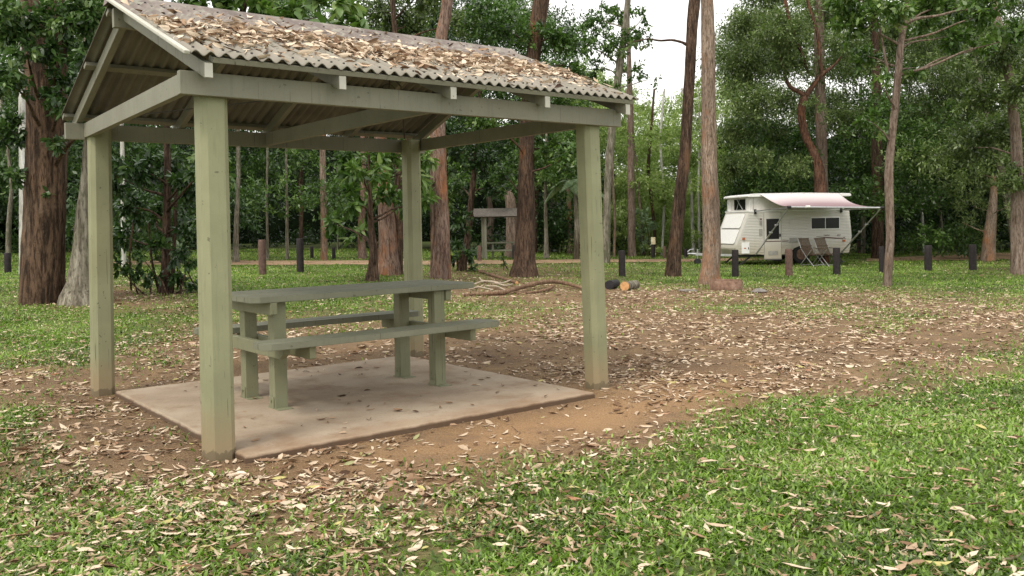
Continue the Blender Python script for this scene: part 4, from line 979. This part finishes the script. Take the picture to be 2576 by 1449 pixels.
tree('clump_tree', 'dark multi stemmed tree in the thicket left of the nearest post', [(414, 738, 30), (416, 700, 22), (418, 620, 20), (420, 520, 18), (422, 400, 16)], M['bark_dark'],
     crown=[(340, 420, 70), (420, 420, 80), (480, 460, 60), (330, 520, 60), (400, 540, 60), (470, 560, 50), (320, 600, 45, .7), (390, 620, 40, .6), (460, 640, 40, .6), (540, 420, 70), (300, 450, 50)],
     arms=[[(432, 735, 12), (438, 650, 10), (440, 560, 9), (445, 450, 8)], [(400, 735, 7), (380, 650, 6), (375, 560, 5)], [(330, 730, 5), (325, 640, 5), (335, 560, 4)]], leafmat=LD, leaf=.15, top=6, base_tone=.52, flare=1.5, fold=True)
tree('large_leaved_tree', 'bushy tree with large glossy leaves showing above the shelter roof', [(548, 700, 26), (552, 500, 24), (556, 300, 22), (600, 100, 18)], M['bark_dark'], Y=17, top=7,
     crown=[(520, -20, 80), (620, 10, 90), (720, 20, 90), (820, 40, 80), (900, 60, 60, .8), (760, 90, 50, .7), (660, -50, 90), (420, -50, 80)], leafmat=LM_, leaf=.24, base_tone=.68, fold=True, aspect=.5)
tree('fine_leaved_tree', 'fine leaved tree with dull green crown above the middle of the roof ridge', [(1036, 690, 20), (1034, 500, 20), (1020, 300, 18), (1000, 150, 14)], M['bark_dark'], Y=27, top=9,
     crown=[(960, 30, 80), (1040, 60, 70), (1000, 110, 60), (1170, 60, 60), (920, 100, 60), (1060, -20, 80)], leafmat=LO, leaf=.13, base_tone=.5)
# thin trunks of the wood's edge
for (pts, mt, lab) in (
    ([(912, 652, 22), (908, 590, 20), (912, 520, 16), (915, 440, 13)], 'bark_orange', 'gnarled reddish trunk across the track, left of the small leafy tree'),
    ([(815, 655, 18), (815, 600, 17), (814, 520, 16), (812, 420, 15), (812, 330, 13)], 'bark_tan', 'tan trunk with an orange streak across the track, seen over the table'),
    ([(723, 654, 9), (722, 600, 8), (722, 500, 7), (720, 400, 6)], 'bark_grey', 'thin pale trunk across the track between the two dark bollards'),
    ([(672, 655, 8), (673, 600, 7), (670, 500, 6)], 'bark_grey', 'whitish mossy stem directly behind the weathered brown bollard'),
    ([(758, 640, 12), (758, 560, 11), (756, 460, 10)], 'bark_dark', 'dark trunk rising above the second bollard from the nearest post'),
    ([(593, 660, 16), (594, 600, 13), (596, 540, 11), (600, 430, 10)], 'bark_grey', 'mottled pale trunk hugging the right side of the nearest post'),
    ([(312, 680, 12), (310, 560, 11), (309, 450, 10), (308, 380, 9)], 'bark_pale', 'thin brightly lit trunk inside the thicket by the back left post'),
    ([(850, 645, 5), (850, 580, 4), (849, 500, 4)], 'bark_grey', 'thread thin stem between the tan streaked trunk and the gnarled one'),
    ([(1545, 648, 7), (1547, 560, 7), (1543, 480, 6), (1541, 400, 5), (1548, 300, 4)], 'bark_tan', 'thin branching tan sapling just right of the right front post'),
    ([(1745, 640, 9), (1740, 500, 8), (1730, 420, 7), (1722, 330, 6)], 'bark_pale', 'white slim gum in the light between the two tall trunks'),
    ([(1650, 640, 8), (1645, 560, 8), (1630, 420, 8), (1640, 300, 6)], 'bark_dark', 'thin dark trunk in the bright gap left of the curved dark tree'),
    ([(1620, 640, 8), (1612, 540, 7), (1600, 400, 6), (1592, 350, 5)], 'bark_pink', 'thin brown sapling leaning toward the straight reddish trunk'),
    ([(1345, 640, 12), (1348, 560, 11), (1350, 480, 10)], 'bark_dark', 'dark slim trunk close behind the big brown one'),
    ([(1433, 640, 14), (1434, 580, 12), (1430, 500, 10)], 'bark_tan', 'leafy footed tan trunk left of the right front post'),
    ([(2170, 645, 12), (2172, 560, 12), (2170, 470, 11), (2165, 380, 9)], 'bark_grey', 'grey slim trunk under the outer corner of the awning'),
    ([(2325, 640, 8), (2322, 580, 7), (2318, 520, 6)], 'bark_pale', 'pale crooked sapling in the dark wood behind the lone black bollard'),
    ([(2372, 640, 7), (2368, 560, 6), (2362, 480, 5)], 'bark_grey', 'thin grey sapling left of the rightmost bollard, deep in shade'),
    ([(20, 660, 14), (22, 560, 12), (30, 470, 9), (20, 380, 7)], 'bark_grey', 'pale branching sapling at the far left edge'),
    ([(1480, 640, 8), (1476, 540, 8), (1472, 460, 7)], 'bark_grey', 'slim trunk hidden in leaves left of the right front post'),
    ([(1760, 640, 8), (1757, 480, 7), (1762, 330, 6), (1755, 220, 4)], 'bark_pale', 'bright white stem close to the left side of the tall tan trunk'),
    ([(1665, 640, 7), (1672, 500, 7), (1660, 360, 6), (1668, 260, 5)], 'bark_pale', 'thin white gum standing in the sunny gap'),
    ([(1712, 300, 6), (1705, 230, 5), (1700, 170, 4)], 'bark_pale', None)):
    if lab is None: continue
    tree('slim_tree', lab, pts, M[mt], top=8, flare=1.15, group='slim trees along the edge of the wood', Y=None if pts[0][1] > 645 else 44)

# shrubs
def shrub(label, blobs, Y, mat, leaf, base_tone=.55, fold=False, aspect=.45, name='shrub', dens=.5):
    px = np.mean([q[0] for q in blobs]); c = dp(px, 600, Y); c[2] = float(zg(c[0], c[1]))
    root = thing(name, label, 'shrub', c); bl = pb(blobs, Y, dens, leaf, .6)
    st_ = []
    for (cc, r, n) in bl:
        bm = bmesh.new(); limbs(bm, (c[0]+random.uniform(-.3, .3)+(cc[0]-c[0])*.5, c[1]+random.uniform(-.2, .2), c[2]-.1), cc, .022, .006, .3, 6); st_.append(from_bm('stem', bm, M['bark_dark'], None, True))
    o2 = crown_mesh('foliage', bl, mat, leaf, None, base_tone, .5, fold, aspect)
    for o in st_+[o2]: o.parent = root; o.matrix_parent_inverse = Matrix.Translation(-Vector(c))
shrub('low sparse undergrowth of saplings at the foot of the dark thicket', [(330, 690, 30), (380, 700, 26), (455, 700, 32), (470, 660, 30), (300, 670, 26), (490, 720, 22), (360, 650, 26, .6)], 16.6, LD, .12, .6, True)
shrub('pale leaved shrub catching light right of the thin brown trunk', [(1618, 540, 22), (1640, 570, 22), (1612, 590, 20), (1630, 610, 22), (1605, 560, 16)], 43, M['leaf_pale'], .22, .55)
shrub('leafy shrub at the foot of the slim dark tree', [(1150, 655, 24), (1180, 640, 24), (1140, 620, 22), (1195, 672, 14)], 26, LD, .2, .55, True)
shrub('tiny leafy seedling on the grass beyond the fallen log', [(1262, 648, 9), (1266, 660, 8)], 27, LM_, .12, .5)
shrub('fern like undergrowth below the palm fronds', [(1370, 600, 26), (1410, 610, 28), (1450, 600, 26), (1340, 610, 20), (1440, 630, 18)], 46, LM_, .3, .5, False, .25)
shrub('small shrub with variegated pale leaves at the edge of the thicket', [(465, 640, 20), (450, 620, 18)], 17.5, M['leaf_pale'], .14, .5, True)
shrub('green weedy tuft against the foot of the nearest post', [(498, 1128, 20), (485, 1150, 18), (470, 1160, 12)], 5.75, M['grass'], .045, .5, True, .4)
# palm
def palm(label, px, py, Y, fr, ln):
    c = dp(px, py, Y); b = np.array([c[0], c[1], float(zg(c[0], c[1]))]); root = thing('palm', label, 'palm', b)
    bm = bmesh.new(); tube(bm, [b-np.array([0, 0, .2]), (b+c)/2+np.array([.05, 0, 0]), c], [.13, .10, .08], 10); o = from_bm('trunk', bm, M['bark_grey'], None, True); o.parent = root; o.matrix_parent_inverse = Matrix.Translation(-Vector(b))
    for i in range(fr):
        a = 2*PI*i/fr + random.uniform(-.25, .25); el = random.uniform(.35, 1.1); h0 = np.array([math.cos(a), math.sin(a), 0]); n = 34
        t = np.linspace(0, 1, n); Lf = ln*random.uniform(.8, 1.1)
        mid = c + h0*(t*Lf*math.cos(el*.8))[:, None] + np.array([0, 0, 1])*((t*math.sin(el) - t*t*(.55+.5*math.cos(el)))*Lf)[:, None]
        sd_ = np.cross(h0, [0, 0, 1]); Cs, Ds, Ns, Ls = [], [], [], []
        for sgn in (-1, 1):
            tg = unit(np.gradient(mid, axis=0)); Cs.append(mid[3:]); Ds.append(unit(tg[3:]*.55 + sgn*sd_*.9 + np.array([0, 0, -.25]))); Ns.append(np.tile([0, 0, 1.], (n-3, 1))); Ls.append(Lf*.38*np.sin(PI*(t[3:]*.85+.12)))
        V, Fc, T_ = leaf_quads(np.concatenate(Cs), np.concatenate(Ls), .085, np.concatenate(Ds), np.concatenate(Ns), rng.uniform(.3, .9, 2*(n-3)))
        o = link('frond', np_mesh('frond', V, Fc, {'tone': T_}), M['leaf_pale'], None); o.parent = root; o.matrix_parent_inverse = Matrix.Translation(-Vector(b))
palm('pale palm with arching fronds beside the right front post', 1446, 466, 37, 11, 1.45)

# ------------------------------------------------------------------ the wood behind, one mass of trees
def top_px(px):   # height of the tree line in the photograph
    return np.interp(px, [-600, 1380, 1440, 1500, 1560, 1640, 1700, 1760, 1800, 1840, 1880, 3400], [-120, -80, 20, 170, 200, 235, 215, 150, 110, 50, -80, -120])
def wood(name, label, specs, mat, leaf, aspect=.5, tone=.45):
    blobs = []
    for (x0, x1, y0, y1, Y0, Y1, R0, R1, n, dens) in specs:
        for i in range(n):
            px = random.uniform(x0, x1); tp = float(top_px(px)); Y = random.uniform(Y0, Y1); R = random.uniform(R0, R1)
            py = random.uniform(max(y0, tp+R/Y*F*.6), y1)
            c = dp(px, py, Y); 
            if c[2] < zg(c[0], c[1])+.15: c[2] = float(zg(c[0], c[1]))+.3
            blobs.append((c, (R, R, R*.6), int(dens*9*R*R/(leaf*leaf)*1.7))); LEAFN[1] += blobs[-1][2]
    o = crown_mesh(name, blobs, mat, leaf, None, tone, .5, False, aspect); return tag(o, label, 'forest', None, 'stuff')
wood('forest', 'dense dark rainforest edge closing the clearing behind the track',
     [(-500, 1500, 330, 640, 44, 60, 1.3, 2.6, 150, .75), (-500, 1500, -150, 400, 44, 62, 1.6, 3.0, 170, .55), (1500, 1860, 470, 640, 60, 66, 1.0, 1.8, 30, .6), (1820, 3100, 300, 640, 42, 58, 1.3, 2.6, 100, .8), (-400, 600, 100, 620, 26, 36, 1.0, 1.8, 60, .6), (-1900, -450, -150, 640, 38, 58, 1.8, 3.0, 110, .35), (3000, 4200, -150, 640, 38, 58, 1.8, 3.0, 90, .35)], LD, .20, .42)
wood('forest', 'olive green canopy of the wood rising on the right side',
     [(1830, 3100, -150, 420, 40, 60, 1.3, 2.6, 200, .75), (2280, 3000, 150, 620, 32, 42, 1.0, 1.9, 50, .6), (2100, 3000, -100, 200, 36, 50, 1.2, 2.2, 60, .7)], LO, .17, .34, .55)
wood('forest', 'mid green broken canopy of the wood behind the shelter roof',
     [(-500, 1480, -150, 420, 38, 56, 1.2, 2.4, 150, .7), (500, 1130, 380, 520, 30, 44, .8, 1.5, 40, .5), (1130, 1480, 360, 480, 32, 44, .8, 1.4, 24, .5), (1830, 2250, 300, 520, 36, 44, .9, 1.6, 40, .8), (2150, 3000, 250, 620, 34, 44, .9, 1.6, 60, .7)], LM_, .17, .4, .47)
wood('forest', 'light yellow green trees in the gap of the wood, hazy brightness painted into their leaves',
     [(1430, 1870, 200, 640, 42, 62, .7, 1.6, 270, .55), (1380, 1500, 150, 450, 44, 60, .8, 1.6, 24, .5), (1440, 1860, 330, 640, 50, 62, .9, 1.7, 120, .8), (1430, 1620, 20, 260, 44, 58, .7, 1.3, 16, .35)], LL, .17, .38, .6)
# added backdrop closing the view low down, the wood's shade painted near black
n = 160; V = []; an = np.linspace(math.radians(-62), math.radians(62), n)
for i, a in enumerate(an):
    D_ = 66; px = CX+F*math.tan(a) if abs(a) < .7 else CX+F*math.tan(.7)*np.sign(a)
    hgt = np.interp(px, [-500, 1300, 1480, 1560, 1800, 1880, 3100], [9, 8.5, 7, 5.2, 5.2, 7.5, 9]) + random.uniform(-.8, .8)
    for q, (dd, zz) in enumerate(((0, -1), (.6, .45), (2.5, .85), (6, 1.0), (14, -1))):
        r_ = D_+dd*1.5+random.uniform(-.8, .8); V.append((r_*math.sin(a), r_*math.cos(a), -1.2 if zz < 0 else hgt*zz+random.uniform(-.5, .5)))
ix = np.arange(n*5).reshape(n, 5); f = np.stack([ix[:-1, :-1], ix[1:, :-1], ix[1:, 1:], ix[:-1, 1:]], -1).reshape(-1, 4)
k = N('wood_shade_backdrop'); kv = k.coord(); kc = k.ramp(k.noise(kv, 1.2, 8, .75), [(.35, (.004, .007, .003)), (.55, (.012, .022, .008)), (.75, (.03, .05, .015))]); k.bump(k.noise(kv, 2, 8, .8), 1, .6); M['deep'] = k.out(kc, .95, .05)
tag(link('forest', np_mesh('forest', np.array(V), [f]), M['deep']), 'dark backdrop with the shade of the wood painted in, behind all the trunks', 'forest', None, 'stuff')

# ------------------------------------------------------------------ fallen leaves
def litter_mesh(name, P, Nn, size, tone, mat, parent=None, flatness=.35):
    """curled leaf: 4 cross sections x 3 points"""
    n = len(P); a = rng.random(n)*2*PI; D = unit(np.stack([np.cos(a), np.sin(a), rng.normal(size=n)*.12], -1)); D = unit(D - Nn*(D*Nn).sum(-1, keepdims=True)*.8)
    tl_ = rng.normal(size=n)*flatness; Sd = unit(np.cross(Nn, D)); Sd2 = unit(Sd*np.cos(tl_)[:, None] + Nn*np.sin(tl_)[:, None]); Up = np.cross(D, Sd2)
    Lh = size*(.75+.6*rng.random(n)); Wd = Lh*(.19+.17*rng.random(n)); curl = (rng.random(n)-.25)*.7; fold_ = (rng.random(n)*.9+.15)*np.sign(rng.random(n)-.3); bend = rng.normal(size=n)*.25
    V = []
    for s, wf in ((0, .04), (.3, .9), (.68, .8), (1, .03)):
        x_ = (s-.5); cc = P + D*(x_*Lh)[:, None] + Up*(curl*Lh*(x_*x_*1.4))[:, None] + Sd2*(bend*Lh*x_*x_)[:, None]
        for e in (-1, 0, 1):
            V.append(cc + Sd2*(e*Wd*.5*wf)[:, None] + Up*(abs(e)*fold_*Wd*.45*wf)[:, None])
    V = np.stack(V, 1)                                   # n,12,3
    zmin = (V*Nn[:, None, :]).sum(-1).min(1) - (P*Nn).sum(-1)
    V = V - Nn[:, None, :]*(np.minimum(zmin, 0)*.75-.003)[:, None, None]
    b_ = np.arange(n)[:, None, None]*12; q = []
    for r_ in range(3):
        for e in range(2): q.append([r_*3+e, r_*3+e+1, r_*3+e+4, r_*3+e+3])
    Fc = (b_+np.array(q)[None]).reshape(-1, 4)
    return link(name, np_mesh(name, V.reshape(-1, 3), [Fc], {'tone': np.repeat(tone, 12)}, True), mat, parent)
def scatter(bands, Mp, power=1.0, lowc=.05):
    PX, PY, SZ = [], [], []
    for (y0, y1, dens, sz) in bands:
        hw = .8*y1+1.5; A = (y1-y0)*2*hw; n = int(A*dens); x = rng.uniform(-hw, hw, n); y = rng.uniform(y0, y1, n)
        keep = np.abs(x) < .8*y+1.3; x, y = x[keep], y[keep]
        pr_ = cover(x, y, Mp)**power; clus = np.clip(gridnoise(x+60, y+60, 1.9, 31)*1.5 + gridnoise(x+60, y+60, 6, 32)*1.3-.75, lowc, 1.7)
        keep = rng.random(len(x)) < pr_*clus; PX.append(x[keep]); PY.append(y[keep]); SZ.append(np.full(keep.sum(), sz))
    return np.concatenate(PX), np.concatenate(PY), np.concatenate(SZ)
bands = [(1.8, 5, 1250, .064), (1.8, 5, 800, .032), (5, 9, 850, .062), (5, 9, 500, .034), (9, 14, 700, .062), (14, 22, 380, .068), (22, 34, 60, .09)]
x, y, sz = scatter(bands, LM, 1.15)
k_ = ~on_slab(x, y, -.02)
for (bu, bv) in PB:
    u, v = to_loc(x, y); k_ &= (np.abs(u-bu) > .10) | (np.abs(v-bv) > .10)
x, y, sz = x[k_], y[k_], sz[k_]
# thin out on the sandy patch
u, v = to_loc(x, y); k_ = rng.random(len(x)) > .8*np.exp(-(((u-2.3)/1.1)**2+((v+1.0)/.33)**2)); x, y, sz = x[k_], y[k_], sz[k_]
turf_here = cover(x, y, GM)
P = np.stack([x, y, surf(x, y)+turf_here*.022*rng.random(len(x))], -1); Nn = unit(np.stack([rng.normal(size=len(x))*.16, rng.normal(size=len(x))*.16, np.ones(len(x))], -1))
lt = litter_mesh('fallen_leaves', P, Nn, sz*(.5+1.0*rng.random(len(x))**1.3), np.clip(rng.beta(2.3, 1.9, len(x))+(rng.random(len(x)) < .05)*.4, 0, 1), M['litter'], None, .35)
tag(lt, 'dry tan gum leaves strewn over soil and grass around the shelter', 'fallen leaves', None, 'stuff')
# roof leaves
n = 9500; u = rng.uniform(-.2, 3.45, n); s = rng.random(n)
dens = np.exp(-((s-.36-.10*gridnoise(u+3, u*0, 1.3, 51))/.19)**2)*np.clip(.55+.9*gridnoise(u+7, s*2, 2.6, 52), 0, 1.3)*np.clip(1.25-.2*u, .5, 1) + .035
dens = np.where((u < .25) & (s > .55), .02, dens)
kp = rng.random(n) < dens; u, s = u[kp], s[kp]; n = len(u)
v = -.27 + s*(VR+.27); zz = zr(v)+.0155+.007+.0145*np.cos(2*PI*u/PITCHC)+rng.random(n)**2*.045*np.clip(dens[kp], 0, 1)
lp = np.stack([u, v, zz], -1); nl_ = unit(np.stack([rng.normal(size=n)*.4, -math.sin(SL)+rng.normal(size=n)*.4, np.full(n, 1.)], -1))
rl = litter_mesh('roof_leaves', lp, nl_, np.full(n, .072)*(.7+.7*rng.random(n)), np.clip(rng.beta(1.7, 1.0, n), 0, .885), M['litter'], None, .9)
rl.location = (SX, SY, 0); rl.rotation_euler = (0, 0, TH); tag(rl, 'drift of dry leaves lying along the corrugated shelter roof', 'fallen leaves', None, 'stuff')
# slab leaves
n = 75; u = rng.uniform(.15, 2.85, n); v = rng.uniform(-.2, 2.5, n); P = np.stack([u, v, np.full(n, .051)], -1)
sl_ = litter_mesh('slab_leaves', P, np.tile([0, 0, 1.], (n, 1)), np.full(n, .06)*(.6+.8*rng.random(n)), np.clip(rng.beta(1.5, 3, n), 0, 1), M['litter'], None, .3)
sl_.location = (SX, SY, 0); sl_.rotation_euler = (0, 0, TH); tag(sl_, 'few scattered brown leaves on the concrete slab', 'fallen leaves', None, 'stuff')
# twigs
bm = bmesh.new()
for i in range(90):
    yy = random.uniform(3.4, 12); xx = random.uniform(-.5*yy, .58*yy)
    if on_slab(xx, yy, .05): continue
    a = random.uniform(0, PI); ln = random.uniform(.08, .28); z = float(surf(np.array([xx]), np.array([yy]))[0])+.012
    tube(bm, [(xx+math.cos(a)*ln*t, yy+math.sin(a)*ln*t, z+.012*math.sin(3*t+i)) for t in (0, .35, .7, 1)], [.003, .0035, .003, .0015], 5)
tag(from_bm('twigs', bm, M['deadwood'], None, True), 'thin dry twigs scattered among the fallen leaves', 'twigs', None, 'stuff')

# ------------------------------------------------------------------ grass
bands = [(1.8, 4.6, 12500, .040), (4.6, 7, 9500, .040), (7, 10, 5000, .044), (10, 15, 3200, .045), (15, 22, 1700, .05), (22, 32, 800, .06), (32, 46, 300, .08)]
x, y, sz = scatter(bands, np.clip(GM*1.12-.12, 0, 1)**1.1, 1.2, .3)
u, v = to_loc(x, y); k_ = ~on_slab(x, y, .01)
k_ &= rng.random(len(x)) > .93*np.exp(-(((u-2.2)/1.2)**2+((v+.95)/.35)**2))
for A_, B_ in TRACKS:
    for i in range(len(A_)-1):
        lo_ = A_[:, 1].copy(); m_ = (x >= A_[i, 0]) & (x < A_[i+1, 0]); t_ = (x-A_[i, 0])/(A_[i+1, 0]-A_[i, 0]+1e-9)
        k_ &= ~(m_ & (y > A_[i, 1]*(1-t_)+A_[i+1, 1]*t_+.2) & (y < B_[i, 1]*(1-t_)+B_[i+1, 1]*t_-.2) & (rng.random(len(x)) > .06))
x, y, sz = x[k_], y[k_], sz[k_]; n = len(x)
print('grass blades', n)
# blades gather into tufts
a = rng.random(n)*2*PI; lean = .35+.75*rng.random(n); H = sz*(.7+1.0*rng.random(n)); W_ = H*(.15+.09*rng.random(n))
D = np.stack([np.cos(a), np.sin(a), np.zeros(n)], -1); Sd = np.stack([-np.sin(a), np.cos(a), np.zeros(n)], -1); B = np.stack([x, y, surf(x, y)-.004], -1); up = np.array([0, 0, 1.])
ct, st = np.cos(lean)[:, None], np.sin(lean)[:, None]; H = H[:, None]; W_ = W_[:, None]
p1 = B + (up*ct*.9+D*st*.55)*H*.5; p2 = p1 + (up*(ct-.42)+D*(st+.35))*H*.5
V = np.stack([B-Sd*W_*.35, B+Sd*W_*.35, p1+Sd*W_*.55, p1-Sd*W_*.55, p2], 1).reshape(-1, 3)
b_ = np.arange(n)[:, None]*5; q4 = b_+np.array([[0, 1, 2, 3]]); q3 = b_+np.array([[3, 2, 4]])
tn = np.clip(.15+.6*gridnoise(x+20, y+20, 1.2, 61)+rng.normal(size=n)*.24, 0, .98); tn = np.where(rng.random(n) < .05, 1.0, tn)
tone = np.repeat(tn, 5); 
tag(link('grass', np_mesh('grass', V, [q4, q3], {'tone': tone}), M['grass']), 'broad bladed green grass growing in patches over the clearing', 'grass', None, 'stuff')

print('leaves', LEAFN)
